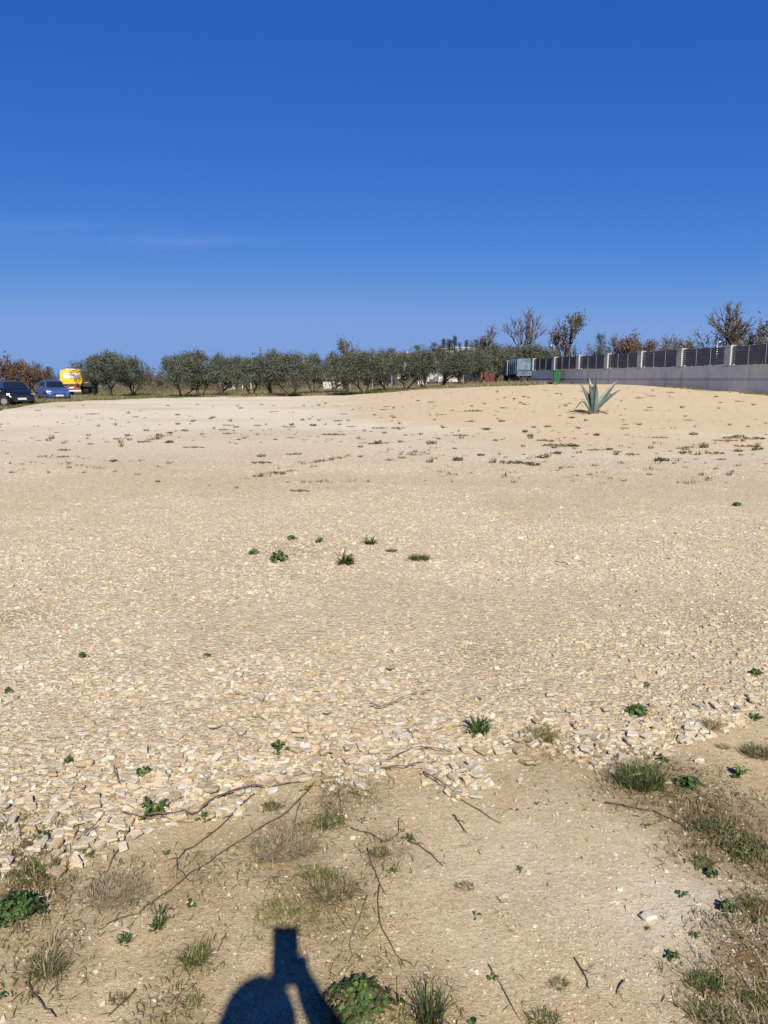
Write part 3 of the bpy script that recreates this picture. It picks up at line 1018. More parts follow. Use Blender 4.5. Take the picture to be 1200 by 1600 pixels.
# kind, px, py(base), width px, height px, name, category, label
WEEDS = [
    ('rosette', 437, 1176, 42, 16, 'weed', 'weed', 'dark green broad leaved weed with few leaves alone in the gravel'),
    ('sprawl', 748, 1150, 58, 22, 'weed', 'weed', 'sprawling narrow leaved green weed left of the round grass tuft'),
    ('tuft', 842, 1162, 66, 26, 'grass_tuft', 'grass tuft', 'round half dried yellow green grass tuft in the coarse gravel'),
    ('clover', 996, 1120, 36, 16, 'weed', 'weed', 'bushy green weed in the gravel right of the round grass tuft'),
    ('tuftgreen', 1000, 1236, 92, 46, 'grass_tuft', 'grass tuft', 'largest lush green grass clump at the gravel edge'),
    ('tuftdull', 1186, 1186, 56, 26, 'grass_tuft', 'grass tuft', 'grey green grass clump cut by the right picture edge'),
    ('rosette', 1155, 1218, 38, 18, 'weed', 'weed', 'broad leaved weed just below the grass clump at the right edge'),
    ('clover', 1075, 1234, 44, 16, 'weed', 'weed', 'grey green small leaved weed right of the largest grass clump'),
    ('rosette', 1037, 1192, 26, 10, 'weed', 'weed', 'little bright weed just above the largest grass clump'),
    ('clover', 1180, 1056, 22, 9, 'weed', 'weed', 'small weed in the gravel near the right edge, above all the grass clumps'),
    ('clover', 1010, 1074, 13, 7, 'weed', 'weed', 'tiny weed in the gravel above the bushy green weed'),
    ('rosette', 1180, 1124, 28, 8, 'weed', 'weed', 'grey green flat rosette in the gravel at the right edge'),
    ('tuftdry', 1112, 1142, 34, 22, 'grass_tuft', 'grass tuft', 'sparse brownish grass tuft among coarse stones at the right'),
    ('tuftdry', 1130, 1170, 26, 10, 'grass_tuft', 'grass tuft', 'flat ochre grass tuft between coarse stones and the right edge clump'),
    ('rosette', 243, 1280, 60, 24, 'weed', 'weed', 'large broad leaved weed at the gravel edge by the long dead vine'),
    ('rosette', 318, 1290, 30, 18, 'weed', 'weed', 'small broad leaved weed just below the long dead vine'),
    ('moss', 425, 1266, 34, 14, 'moss_cushion', 'moss', 'round green moss cushion below the white flat stone'),
    ('clover', 225, 1210, 30, 9, 'weed', 'weed', 'yellowish flat weed in the gravel above the large broad leaved weed'),
    ('clover', 107, 1196, 16, 14, 'weed', 'weed', 'small dark weed with a bare stem in the left gravel'),
    ('clover', 130, 1029, 16, 9, 'weed', 'weed', 'two tiny green weeds side by side in the far left gravel'),
    ('clover', 13, 1085, 13, 10, 'weed', 'weed', 'small dark weed in the gravel at the left picture edge'),
    ('clover', 323, 1027, 13, 6, 'weed', 'weed', 'tiny dark weed in the gravel near a thin stalk'),
    ('tuftyel', 58, 1372, 78, 30, 'grass_tuft', 'grass tuft', 'yellow green grassy weed above the clover mound at the left edge'),
    ('mound', 28, 1442, 74, 40, 'clover_mound', 'clover', 'dense dark green clover mound at the left picture edge'),
    ('rosette', 66, 1318, 30, 20, 'weed', 'weed', 'little leafy weed on the dark litter at the left gravel edge'),
    ('tuftyel', 136, 1336, 26, 14, 'grass_tuft', 'grass tuft', 'small yellow green tuft below the left gravel edge'),
    ('sprawl', 246, 1458, 40, 34, 'weed', 'weed', 'upright green weed on the left dirt right of a smaller one'),
    ('sprawl', 196, 1478, 32, 22, 'weed', 'weed', 'small green weed on the left dirt below the grey dry tuft'),
    ('tuftgrey', 182, 1404, 96, 30, 'dry_grass_tuft', 'dry grass', 'matted grey dry grass tuft on the left dirt'),
    ('tuftyel', 304, 1512, 44, 36, 'grass_tuft', 'grass tuft', 'yellow green grass tuft left of the shadow of the raised phone'),
    ('tuftdull', 72, 1526, 64, 34, 'grass_tuft', 'grass tuft', 'dull green grass tuft near the lower left corner'),
    ('tuftyel', 300, 1572, 36, 16, 'grass_tuft', 'grass tuft', 'small grass tuft just left of the head shadow'),
    ('tuftdull', 185, 1568, 26, 16, 'grass_tuft', 'grass tuft', 'small dull tuft beside a slanting dead stick, lower left'),
    ('tuftyel', 450, 1436, 96, 20, 'grass_tuft', 'grass tuft', 'flat yellow green grass patch just above the phone shadow'),
    ('tuftdull', 520, 1405, 86, 34, 'grass_tuft', 'grass tuft', 'brown and green matted grass right of the flat yellow green patch'),
    ('tuftyel', 495, 1375, 56, 20, 'grass_tuft', 'grass tuft', 'thin grass patch between the dry brown mat and the matted grass'),
    ('tuftgreen', 515, 1292, 60, 18, 'grass_tuft', 'grass tuft', 'green grass at the meeting of several dead stems'),
    ('tuftgrey', 442, 1334, 90, 24, 'dry_grass_tuft', 'dry grass', 'dry brown grass mat crossed by thin dead stems'),
    ('tuftdull', 592, 1338, 36, 16, 'grass_tuft', 'grass tuft', 'small dull green tuft at the upper end of a thin curved stem'),
    ('dandelion', 562, 1590, 124, 52, 'weed', 'weed', 'big leafy dandelion right of the phone shadow at the bottom'),
    ('spiky', 672, 1612, 112, 48, 'grass_tuft', 'grass tuft', 'dark spiky rush like tuft cut by the bottom edge'),
    ('rosette', 640, 1312, 22, 8, 'weed', 'weed', 'small weed by the upper end of a thick short stick'),
    ('rosette', 614, 1366, 18, 11, 'weed', 'weed', 'lone little weed on dirt right of the thin curved stem'),
    ('tuftdull', 726, 1390, 36, 12, 'grass_tuft', 'grass tuft', 'sparse little tuft alone in the middle of the bare dirt'),
    ('moss', 1112, 1300, 62, 18, 'moss_cushion', 'moss', 'dark green mossy grass patch right of the largest grass clump'),
    ('moss', 1160, 1335, 72, 22, 'moss_cushion', 'moss', 'dark mossy grass mat near the right edge above the white grit'),
    ('moss', 1098, 1352, 44, 12, 'moss_cushion', 'moss', 'low yellowish moss strip bordering the pale grit at right'),
    ('clover', 1136, 1430, 30, 20, 'weed', 'weed', 'low leafy weed on white grit beside the right hand humus'),
    ('clover', 1112, 1372, 24, 14, 'weed', 'weed', 'small leafy weed at the upper rim of the white grit'),
    ('rosette', 1050, 1500, 28, 14, 'weed', 'weed', 'small green rosette in grit below the chalky white rock'),
    ('rosette', 1012, 1453, 14, 7, 'weed', 'weed', 'tiny rosette touching the chalky white rock'),
    ('rosette', 1085, 1466, 20, 9, 'weed', 'weed', 'small rosette just above the little white stone in the grit'),
    ('tuftgreen', 1100, 1545, 56, 24, 'grass_tuft', 'grass tuft', 'green grass tuft at the lower rim of the white grit'),
    ('tuftdull', 1112, 1600, 90, 30, 'grass_tuft', 'grass tuft', 'broad grass patch at the bottom edge near the lower right corner'),
    ('moss', 1180, 1570, 50, 16, 'moss_cushion', 'moss', 'dark moss patch on brown soil at the lower right corner'),
    ('tuftdull', 1180, 1420, 44, 20, 'grass_tuft', 'grass tuft', 'dull grass tuft on brown soil at the right picture edge'),
    ('tuftdull', 872, 1542, 34, 14, 'grass_tuft', 'grass tuft', 'thin grey green tuft low on the bare dirt, near a stalk'),
    ('tuftyel', 850, 1600, 60, 20, 'grass_tuft', 'grass tuft', 'yellow green tuft at the bottom edge right of the rush like tuft'),
    ('sprawl', 540, 884, 46, 14, 'weed', 'weed', 'largest of the small green weeds grouped mid way across the gravel'),
    ('tuftgreen', 655, 878, 42, 14, 'grass_tuft', 'grass tuft', 'low grass tuft at the right end of the weeds grouped on the gravel'),
    ('sprawl', 578, 853, 32, 11, 'weed', 'weed', 'spreading weed at the back of the weeds grouped on the gravel'),
    ('clover', 500, 850, 15, 9, 'weed', 'weed', 'little bushy weed behind the largest of the grouped gravel weeds'),
    ('clover', 456, 844, 16, 6, 'weed', 'weed', 'farthest little weed of the group on the gravel'),
    ('clover', 436, 880, 30, 15, 'weed', 'weed', 'leafy weed of several stalks at the left of the grouped weeds'),
    ('clover', 397, 867, 18, 7, 'weed', 'weed', 'leftmost little weed of the group on the gravel'),
    ('tuftdull', 612, 864, 20, 9, 'grass_tuft', 'grass tuft', 'thin grey tuft between two of the grouped gravel weeds'),
    ('clover', 1152, 792, 16, 6, 'weed', 'weed', 'single small weed on the gravel near the right picture edge'),
    ('tuftdull', 505, 722, 78, 8, 'grass_tuft', 'grass tuft', 'long flat dull patch of grass on the mid distance gravel'),
    ('tuftdull', 428, 742, 70, 8, 'grass_tuft', 'grass tuft', 'flat sparse patch of grass left of the longer patch'),
    ('tuftdull', 250, 686, 44, 10, 'grass_tuft', 'grass tuft', 'loose green tuft in the left mid distance of the pale gravel'),
    ('tuftdull', 640, 713, 46, 8, 'grass_tuft', 'grass tuft', 'dark flat tuft on pale gravel below the yellow ground'),
    ('tuftdull', 1085, 700, 76, 8, 'grass_tuft', 'grass tuft', 'long dark tuft on gravel below and right of the agave'),
]


def weed_mesh(kind, w, h, rs):
    r = w / 2
    if kind == 'rosette':
        return merge([leaves(rs, 11, r, h * .8, w * .22, [GREEN, DGREEN, (.06, .12, .035)], True), leaves(rs, 5, r * .6, h, w * .16, [GREEN, YGREEN])]), 'plant'
    if kind == 'dandelion':
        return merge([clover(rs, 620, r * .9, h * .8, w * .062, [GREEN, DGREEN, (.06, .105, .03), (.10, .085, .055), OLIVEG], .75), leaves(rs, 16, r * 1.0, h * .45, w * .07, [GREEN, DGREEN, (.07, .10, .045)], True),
                      clover(rs, 160, r * .5, h * 1.1, w * .05, [GREEN, (.06, .105, .03)], .8), blades(rs, 160, r * 1.3, h * .45, w * .012, [((.13, .075, .06), 2), (DRY, 1)], 1.1)]), 'plant'
    if kind == 'sprawl':
        return merge([blades(rs, 46, r * .8, r * 1.1, w * .07, [(GREEN, 3), (DGREEN, 2), (YGREEN, .6)], .95), leaves(rs, 10, r, h, w * .10, [GREEN, DGREEN], True)]), 'plant'
    if kind == 'clover':
        return merge([clover(rs, 60, r * .9, h, w * .20, [GREEN, DGREEN, (.09, .13, .05)], .9), leaves(rs, 6, r, h * .7, w * .14, [GREEN, DGREEN])]), 'plant'
    if kind == 'mound':
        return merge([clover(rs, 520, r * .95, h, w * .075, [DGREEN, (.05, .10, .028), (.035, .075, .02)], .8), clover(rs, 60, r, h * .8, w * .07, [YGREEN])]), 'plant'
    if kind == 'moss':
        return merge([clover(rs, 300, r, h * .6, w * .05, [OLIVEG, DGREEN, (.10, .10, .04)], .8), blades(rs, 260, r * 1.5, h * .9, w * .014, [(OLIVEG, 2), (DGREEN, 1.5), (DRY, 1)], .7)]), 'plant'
    n = int(max(60, min(420, 46 + w * 1500)))
    cols = {'tuft': [(YGREEN, 2), (DRY, 2.2), (GREEN, 1)], 'tuftgreen': [(GREEN, 3), (DGREEN, 1.5), (YGREEN, 1.2), (DRY, .7)], 'tuftdull': [(OLIVEG, 2), (DRY, 1.6), (DGREEN, 1.2), (GREY, .8)],
            'tuftdry': [(DRY, 3), (OLIVEG, 1)], 'tuftyel': [(YGREEN, 3), (GREEN, 1.4), (DRY, 1.2)], 'tuftgrey': [(GREY, 3), (DRY, 1.5), (OLIVEG, .4)], 'spiky': [(DGREEN, 3), (OLIVEG, 1.5), ((.09, .06, .04), .8)]}[kind]
    flat = .75
    if kind == 'tuftgrey':
        return merge([blades(rs, n * 3, r * 1.8, r * .5, w * .009, cols, 1.35, 4, flat)]), 'straw'
    if kind == 'spiky':
        return merge([blades(rs, 120, r * .7, h * 1.35, w * .018, cols, .55, 4, flat)]), 'plant'
    wide = w > h * 3.2
    return merge([blades(rs, int(n * 1.5), r * (1.8 if wide else 1.4), h * .85, max(w * .012, .0024), cols, 1.0 if kind != 'tuftgreen' else .8, 3, flat),
                  blades(rs, n // 2, r * 1.9, h * .6, max(w * .011, .0026), [(DRY, 1), (cols[0][0], 1)], 1.2, 3, flat)]), 'plant'


for i, (kind, px, py, w, h, nm, cat, lab) in enumerate(WEEDS):
    rs = np.random.RandomState(100 + i)
    p = at(px, py - h * .25)
    if py < 760 and w > 40:                                # far patch: many sprigs strung out on a slant
        prt = []
        for q_ in range(26):
            t_ = rs.normal(0, .30)
            c_ = at(px + t_ * w * 1.1, py - h * .25 - t_ * 13 + rs.normal(0, 1.6))
            w_ = rs.uniform(.04, .17)
            A_ = blades(rs, rs.randint(6, 16), w_, rs.uniform(.04, .10), .016, [(OLIVEG, 2), (DRY, 1), (DGREEN, 1), (GREY, .7)], 1.0, 2, .6)
            prt.append((A_[0] + np.array([c_.x, c_.y, 0]), A_[1], A_[2], A_[3]))
        (V, F, C), mk = merge(prt), 'plant'
    else:
        (V, F, C), mk = weed_mesh(kind, pxm(w, p), pxm(h, p) * 1.05, rs)
        V = V + np.array([p.x, p.y, 0])
    V[:, 2] += ht(V[:, 0], V[:, 1]) - .002
    V -= np.array(p)
    o = tag(link(nm, np_mesh(nm, V, F, C, (M[mk],))), lab, cat, 'weeds and tufts growing on the gravel and dirt')
    if py < 760 and w > 40:
        o['kind'] = 'stuff'                                # a thin spread of sprigs nobody could count
    o.location = p

# the many small weeds far across the lot
FARV = []
for k in range(7):
    rs = np.random.RandomState(300 + k)
    if k < 3:
        me = np_mesh('small_weed', *(lambda q: (q[0], q[1], q[2]))(merge([blades(rs, 26, .20, .13, .026, [((.085, .08, .04), 2), (DGREEN, 1.5), (OLIVEG, 1)], .9, 2), clover(rs, 16, .12, .10, .05, [DGREEN, OLIVEG])])), (M['plant'],))
    elif k < 5:
        me = np_mesh('small_weed', *merge([blades(rs, 40, .34, .07, .02, [(OLIVEG, 2), ((.15, .12, .07), 1.5), (DGREEN, 1)], 1.1, 2, .6), clover(rs, 26, .26, .05, .06, [DGREEN, OLIVEG, (.12, .10, .06)], .6)]), (M['plant'],))
    else:
        me = np_mesh('small_weed', *merge([blades(rs, 22, .14, .19, .02, [(OLIVEG, 2), (DRY, 1), ((.085, .08, .04), 1)], .6, 2)]), (M['plant'],))
    FARV.append(me)
rs = np.random.RandomState(44)
spots = []
for (x0, x1, y0, y1, n) in [(40, 560, 630, 668, 46), (200, 700, 650, 690, 34), (560, 880, 612, 660, 30), (760, 1190, 606, 640, 34), (880, 1195, 640, 690, 26), (560, 860, 655, 700, 30),
                            (850, 1195, 690, 712, 26), (50, 360, 672, 700, 18), (560, 900, 692, 730, 16), (1000, 1195, 700, 745, 10), (60, 560, 700, 770, 14)]:
    for _ in range(n):
        spots.append((rs.uniform(x0, x1), rs.uniform(y0, y1)))
for px, py in spots:
    p = at(px, py)
    k = rs.randint(0, 7)
    kd = 'small bushy weed' if k < 3 else ('flat dull weed mat' if k < 5 else 'thin upright weed sprig')
    _f, _g, _y = masks(np.array([p.x]), np.array([p.y]))
    zn = 'on the yellow gravel rise' if _y[0] > .5 else ('on pale gravel near the olive trees' if p.y > 34 else ('on the pale gravel, left half of the lot' if px < 600 else 'on the pale gravel below the yellow rise'))
    o = tag(link('small_weed', FARV[k]), kd + ' ' + zn, 'weed', kd + 's ' + zn)
    o.location = p
    s_ = rs.uniform(.35, 1.0) * (.55 if p.y < 14 else 1)
    o.scale = (s_ * rs.uniform(.8, 1.9) if k in (3, 4) else s_, s_, s_ * rs.uniform(.6, 1.0))
    o.rotation_euler = (0, 0, rs.uniform(-.5, .5))

rs = np.random.RandomState(45)
n = 3600
px = rs.uniform(-10, 1210, n); py = 606 + 150 * rs.uniform(0, 1, n) ** 1.4
prt = []
P3 = np.array([tuple(at(a, b)) for a, b in zip(px[:900], py[:900])])
fine, g, yel = masks(P3[:, 0], P3[:, 1])
cl = vnoise(P3[:, 0] * .35, P3[:, 1] * .35, 97)
P3 = P3[(g < .5) & (cl > -.15)]
for q in P3:
    m_ = rs.randint(5, 13)
    w_ = rs.uniform(.05, .22)
    A_ = blades(rs, m_, w_, rs.uniform(.04, .11), .016, [(OLIVEG, 2), (DRY, 1), (DGREEN, 1), (GREY, 1)], 1.0, 2, .6)
    prt.append((A_[0] + q, A_[1], A_[2], A_[3]))
V, F, Cc = merge(prt)
tag(link('weed_sprigs', np_mesh('weed_sprigs', V, F, Cc, (M['plant'],))), 'thinly spread tiny weed sprigs across the far gravel', 'weeds', kind='stuff')

# ground litter: bits of dead stem, and thin grass over the dirt
rs = np.random.RandomState(55)
n = 5200
X, Y, RR, TT = fan(rs, n, 1.4, 4.3, power=1.5)
fine, g, yel = masks(X, Y)
og = organic(X, Y)
keep = (fine > .4) & (rs.uniform(0, 1, n) < .10 + 1.15 * og + .12 * (X < -.1))
X, Y, og = X[keep], Y[keep], og[keep]
n = len(X)
az = rs.uniform(0, PI, n)
C = np.stack([X, Y, ht(X, Y) + .004], -1)
D = np.stack([np.cos(az), np.sin(az), rs.normal(0, .12, n)], -1)
W = np.stack([-np.sin(az), np.cos(az), rs.normal(0, .3, n)], -1)
V, F, Cc = cards(C, D, W, rs.uniform(.008, .04, n), rs.uniform(.0022, .005, n), jit(rs, (.15, .105, .062), .35, n))
tag(link('plant_litter', np_mesh('plant_litter', V, F, Cc, (M['straw'],))), 'scattered crumbs of dead stems lying on the dirt', 'litter', kind='stuff')

n = 120000
X, Y, RR, TT = fan(rs, n, 1.3, 4.4, power=1.5)
fine, g, yel = masks(X, Y)
og = organic(X, Y) * (.4 + .6 * (vnoise(X * 7, Y * 7, 61) > -.1))
keep = (rs.uniform(0, 1, n) < np.clip(og * 1.1 - .06, 0, .9))
X, Y = X[keep], Y[keep]
n = len(X)
V, Fq, Ft, Cc = blades(rs, n, .001, .040, .0032, [(OLIVEG, 2.8), (DRY, 1.5), (GREEN, 2.0), (GREY, .8), ((.12, .08, .045), 1.6)], 1.0, 2)
nv = len(V) // n
V = V + np.repeat(np.stack([X, Y, ht(X, Y)], -1), nv, 0)
tag(link('thin_grass', np_mesh('thin_grass', V, [Fq, Ft], Cc, (M['plant'],))), 'thin dry and green grass growing over the dirt patches', 'grass', kind='stuff')


rs = np.random.RandomState(58)
n = 8500
X, Y, RR, TT = fan(rs, n, 1.3, 4.4, power=1.5)
og = organic(X, Y)
keep = (rs.uniform(0, 1, n) < np.clip(og * .9 - .12, 0, 1))
X, Y = X[keep], Y[keep]
n = len(X)
V, Fq, Ft, Cc = blades(rs, n, .001, .075, .0020, [(GREY, 2), (DRY, 2), ((.11, .075, .045), 2.5)], 1.42, 4)
nv = len(V) // n
V = V + np.repeat(np.stack([X, Y, ht(X, Y) + .004], -1), nv, 0)
tag(link('dead_stems', np_mesh('dead_stems', V, [Fq, Ft], Cc, (M['straw'],))), 'tangle of thin dead stems lying over the dirt patches', 'dead stems', kind='stuff')

rs = np.random.RandomState(59)
n = 2600
X, Y, RR, TT = fan(rs, n, 1.35, 4.6, power=1.5)
og = organic(X, Y); fine, g, yel = masks(X, Y)
keep = rs.uniform(0, 1, n) < np.clip(.035 + .33 * og, 0, .5) * (fine > .2)
prt = []
for x, y in zip(X[keep], Y[keep]):
    q = np.array([x, y, float(ht(x, y))])
    w_ = rs.uniform(.008, .030)
    c_ = [GREEN, DGREEN, OLIVEG, YGREEN][rs.randint(0, 4)]
    if rs.uniform() < .5:
        A_ = leaves(rs, rs.randint(3, 8), w_, w_ * .6, w_ * .35, [c_, GREEN])
        prt.append((A_[0] + q, A_[1], A_[2]))
    else:
        A_ = blades(rs, rs.randint(5, 16), w_, w_ * 1.1, .0024, [(c_, 2), (DRY, 1)], 1.0, 2)
        prt.append((A_[0] + q, A_[1], A_[2], A_[3]))
V, F, Cc = merge(prt)
tag(link('seedlings', np_mesh('seedlings', V, F, Cc, (M['plant'],))), 'scattered seedlings and sprigs between the larger plants', 'seedlings', kind='stuff')

# ------------------------------------------------------------------ dead vines and twigs lying on the ground
TWIGS = [
    ([(232, 1283), (262, 1283), (300, 1276), (330, 1262), (352, 1250), (400, 1237), (450, 1227), (492, 1220)], .0068, 'twig', 'thick long dead vine along the lower gravel edge, left of centre'),
    ([(398, 1243), (380, 1256), (350, 1288), (322, 1312), (290, 1332), (277, 1345), (277, 1358), (290, 1372), (303, 1384)], .0045, 'twig', 'hooked dead stem curling back on the left dirt'),
    ([(490, 1226), (470, 1250), (440, 1278), (392, 1304), (340, 1340), (300, 1366), (250, 1404), (215, 1428), (170, 1445), (152, 1458)], .0042, 'twig', 'longest straight thin dead stem slanting across the left dirt'),
    ([(578, 1107), (588, 1112), (604, 1111), (622, 1101), (645, 1091), (674, 1086)], .0042, 'twig', 'curved dark twig lying alone on the gravel'),
    ([(662, 1216), (690, 1232), (722, 1252), (752, 1271), (782, 1289)], .0045, 'twig_grey', 'straight grey stick pointing from the gravel edge into bare dirt'),
    ([(606, 1194), (625, 1188), (645, 1177), (675, 1177), (708, 1183)], .0040, 'twig', 'bent twig lying on stones just above the gravel edge'),
    ([(594, 1210), (625, 1207), (650, 1203), (682, 1199)], .0045, 'twig', 'dark twig lying along the very edge of the gravel'),
    ([(574, 1328), (582, 1356), (592, 1380), (603, 1402)], .0036, 'twig', 'short dark stem slanting below the dull green tuft'),
    ([(592, 1386), (591, 1420), (596, 1452), (612, 1482), (632, 1514)], .0034, 'twig', 'long thin curved stem on the dirt left of the bare middle'),
    ([(638, 1316), (655, 1323), (672, 1336), (692, 1355)], .0048, 'twig', 'thick short bent stick on the bare dirt'),
    ([(708, 1275), (718, 1288), (729, 1304)], .0042, 'twig', 'small dark stick on the dirt below the straight grey stick'),
    ([(40, 1540), (58, 1562), (72, 1578), (88, 1592)], .0046, 'twig', 'dark dead stalk in the lower left corner'),
    ([(212, 1549), (192, 1570), (168, 1592)], .0046, 'twig', 'slanting dead stick near the bottom edge at left'),
    ([(946, 1256), (985, 1263), (1022, 1270), (1052, 1284), (1082, 1300)], .0050, 'twig', 'dead stems running below the largest grass clump'),
    ([(868, 883), (880, 884), (890, 889)], .008, 'twig', 'lone dark twig far out on the gravel right of the grouped weeds'),
    ([(528, 1236), (532, 1262), (532, 1290)], .0036, 'twig', 'upright looking thin stem above the meeting of dead stems'),
    ([(470, 1246), (462, 1282), (456, 1310), (422, 1352)], .0030, 'twig', 'thin stem crossing the dry brown grass mat'),
    ([(574, 1402), (560, 1440), (545, 1470), (552, 1500)], .0030, 'twig_grey', 'faint thin grey stem right of the matted grass'),
    ([(548, 1296), (580, 1305), (604, 1318), (622, 1304), (624, 1280)], .0036, 'twig', 'forked stem right of the meeting of dead stems'),
    ([(178, 1206), (182, 1220), (188, 1236)], .0040, 'twig', 'short stalk standing among the left gravel stones'),
    ([(192, 1280), (232, 1288), (302, 1286)], .0030, 'twig', 'thin stem lying under the large broad leaved weed'),
    ([(120, 1325), (150, 1300), (165, 1280)], .0040, 'twig', 'dark stem among the stones above the small yellow tuft'),
    ([(170, 1355), (190, 1320), (198, 1308)], .0040, 'twig_grey', 'small stalk rising from the dirt left of the hooked stem'),
    ([(0, 1405), (30, 1396)], .0040, 'twig', 'reddish stalk above the clover mound at the left edge'),
    ([(765, 1512), (790, 1555), (815, 1598)], .0028, 'twig_grey', 'pale thin stalk low on the bare dirt'),
    ([(897, 1498), (915, 1528), (920, 1550)], .0030, 'twig', 'greenish stalk near the bottom of the bare dirt'),
    ([(975, 1535), (962, 1555)], .0034, 'twig', 'short dark stick near the bottom right of the bare dirt'),
]
for i, (pts, rad, mk, lab) in enumerate(TWIGS):
    rs = np.random.RandomState(500 + i)
    rad = rad * .66
    P = [at(*q) for q in pts]
    # finer path with small wobbles
    path = []
    for a, b in zip(P[:-1], P[1:]):
        for t in (0, .33, .67):
            q = a.lerp(b, t)
            path.append(q)
    path.append(P[-1])
    L = len(path)
    out, rr = [], []
    for j, q in enumerate(path):
        w_ = Vector((rs.normal(0, .0013), rs.normal(0, .0013), 0))
        lift = rad * .9 + .006 * abs(math.sin(j * .8 + i)) + (.022 if float(masks(np.array([q.x]), np.array([q.y]))[0][0]) < .6 else 0)
        q2 = q + w_
        out.append(Vector((q2.x, q2.y, float(ht(q2.x, q2.y)) + lift)))
        rr.append(rad * (1.0 - .55 * j / L) * rs.uniform(.85, 1.15))
    base = out[0].copy()
    mb = MB().tube([q - base for q in out], rr, 6)
    for j in range(2, L - 1, 3):                          # stubs of side shoots
        if rs.uniform() < .55:
            d = (out[j + 1] - out[j]).normalized()
            sgn = 1 if rs.uniform() < .5 else -1
            s_ = Vector((-d.y * sgn, d.x * sgn, .25)) * .7 + d
            s_.normalize()
            ln = rs.uniform(.012, .05)
            mb.tube([out[j] - base, out[j] - base + s_ * ln * .6, out[j] - base + s_ * ln + Vector((0, 0, -.004))], [rr[j] * .6, rr[j] * .45, rr[j] * .2], 5)
    o = tag(mb.build('twig', M[mk], smooth=True), lab, 'twig', 'dead stems and twigs on the ground')
    o.location = base


# ------------------------------------------------------------------ agave
def agave():
    p = at(926, 646)
    k = pxm(1, p)                                          # metres per pixel here
    root = empty('agave', p, 0, 'blue green agave with stiff upright leaves standing alone on the yellow gravel', 'agave plant')
    m, nt, b = mat('agave_leaf')
    q = NT(nt)
    tcn = q.node('ShaderNodeTexCoord')
    n = q.noise(tcn.outputs['Object'], 5, 5, .6)
    q.L.new(q.mix(q.rng(n, .3, .7), (.038, .058, .052), (.078, .108, .096)), b.inputs['Base Color'])
    b.inputs['Roughness'].default_value = .5
    md = simple('withered_leaf', (.12, .095, .06), .8, var=.3)

    def leaf(tip, w, bow, face, mid=None, mm=None):
        """tip: (dx, depth, dz) in metres from the heart; bow: outward sag; face: angle of the blade's broad side"""
        mb = MB()
        tip = Vector(tip)
        st = Vector((tip.x * .04, tip.y * .10, .0))
        secs = []
        prof = [(0, .55), (.12, .68), (.3, .92), (.5, 1.0), (.68, .86), (.83, .56), (.94, .22), (1.0, .03)]
        sd = Vector((math.cos(face), math.sin(face), 0))
        for t, ww in prof:
            c = st.lerp(tip, t)
            if mid is not None:
                c = st.lerp(Vector(mid), min(t / .55, 1)) if t < .55 else Vector(mid).lerp(tip, (t - .55) / .45)
            else:
                out = Vector((tip.x, tip.y, 0))
                out = out.normalized() if out.length > .01 else Vector((0, 0, 0))
                c = c + out * (bow * math.sin(t * PI) * -1)
            ax = (tip - st).normalized()
            nrm = sd.cross(ax)
            nrm = nrm.normalized() if nrm.length > .05 else Vector((0, -1, 0))
            hw = w * ww * .66
            th = .035 * (1 - t) + .006
            secs.append([c - sd * hw + nrm * hw * .38, c - nrm * th, c + sd * hw + nrm * hw * .38, c + nrm * (th * .3)])
        mb.loft(secs)
        return mb.build('leaf', mm or m, root, smooth=False)

    P = lambda px, py, dy=0.0: ((px - 926) * k, dy, (647 - py) * k)
    leaf(P(929, 597, .10), 9.5 * k, .0, .15)                       # broad middle leaf
    leaf(P(922, 592, .35), 6.0 * k, .04, .2)
    leaf(P(906, 601, .10), 8.0 * k, .05, .5)
    leaf(P(917, 598, -.05), 6.5 * k, .05, .5)
    leaf(P(928, 593, -.10), 6.0 * k, .02, -1.0)
    leaf(P(965, 596, .20), 8.5 * k, .07, -.4)
    leaf(P(966, 609, -.20), 7.0 * k, .10, -.5)
    leaf(P(934, 600, .45), 7.0 * k, .03, .3)
    leaf(P(893, 642, -.35), 4.0 * k, 0, .5, P(907, 626, -.15), m)     # broken, folded over
    leaf(P(887, 646, .1), 6.0 * k, 0, 1.2, P(905, 642, .05), md)
    leaf(P(903, 648, -.5), 6.0 * k, 0, .9, P(915, 644, -.25), md)
    leaf(P(946, 648, -.4), 5.0 * k, 0, -.9, P(937, 644, -.2), md)
    MB().tube([(0, .12, -.05), (0, .12, .10), (0, .12, .2)], [.13, .14, .05], 8).build('heart', m, root, smooth=True)


agave()


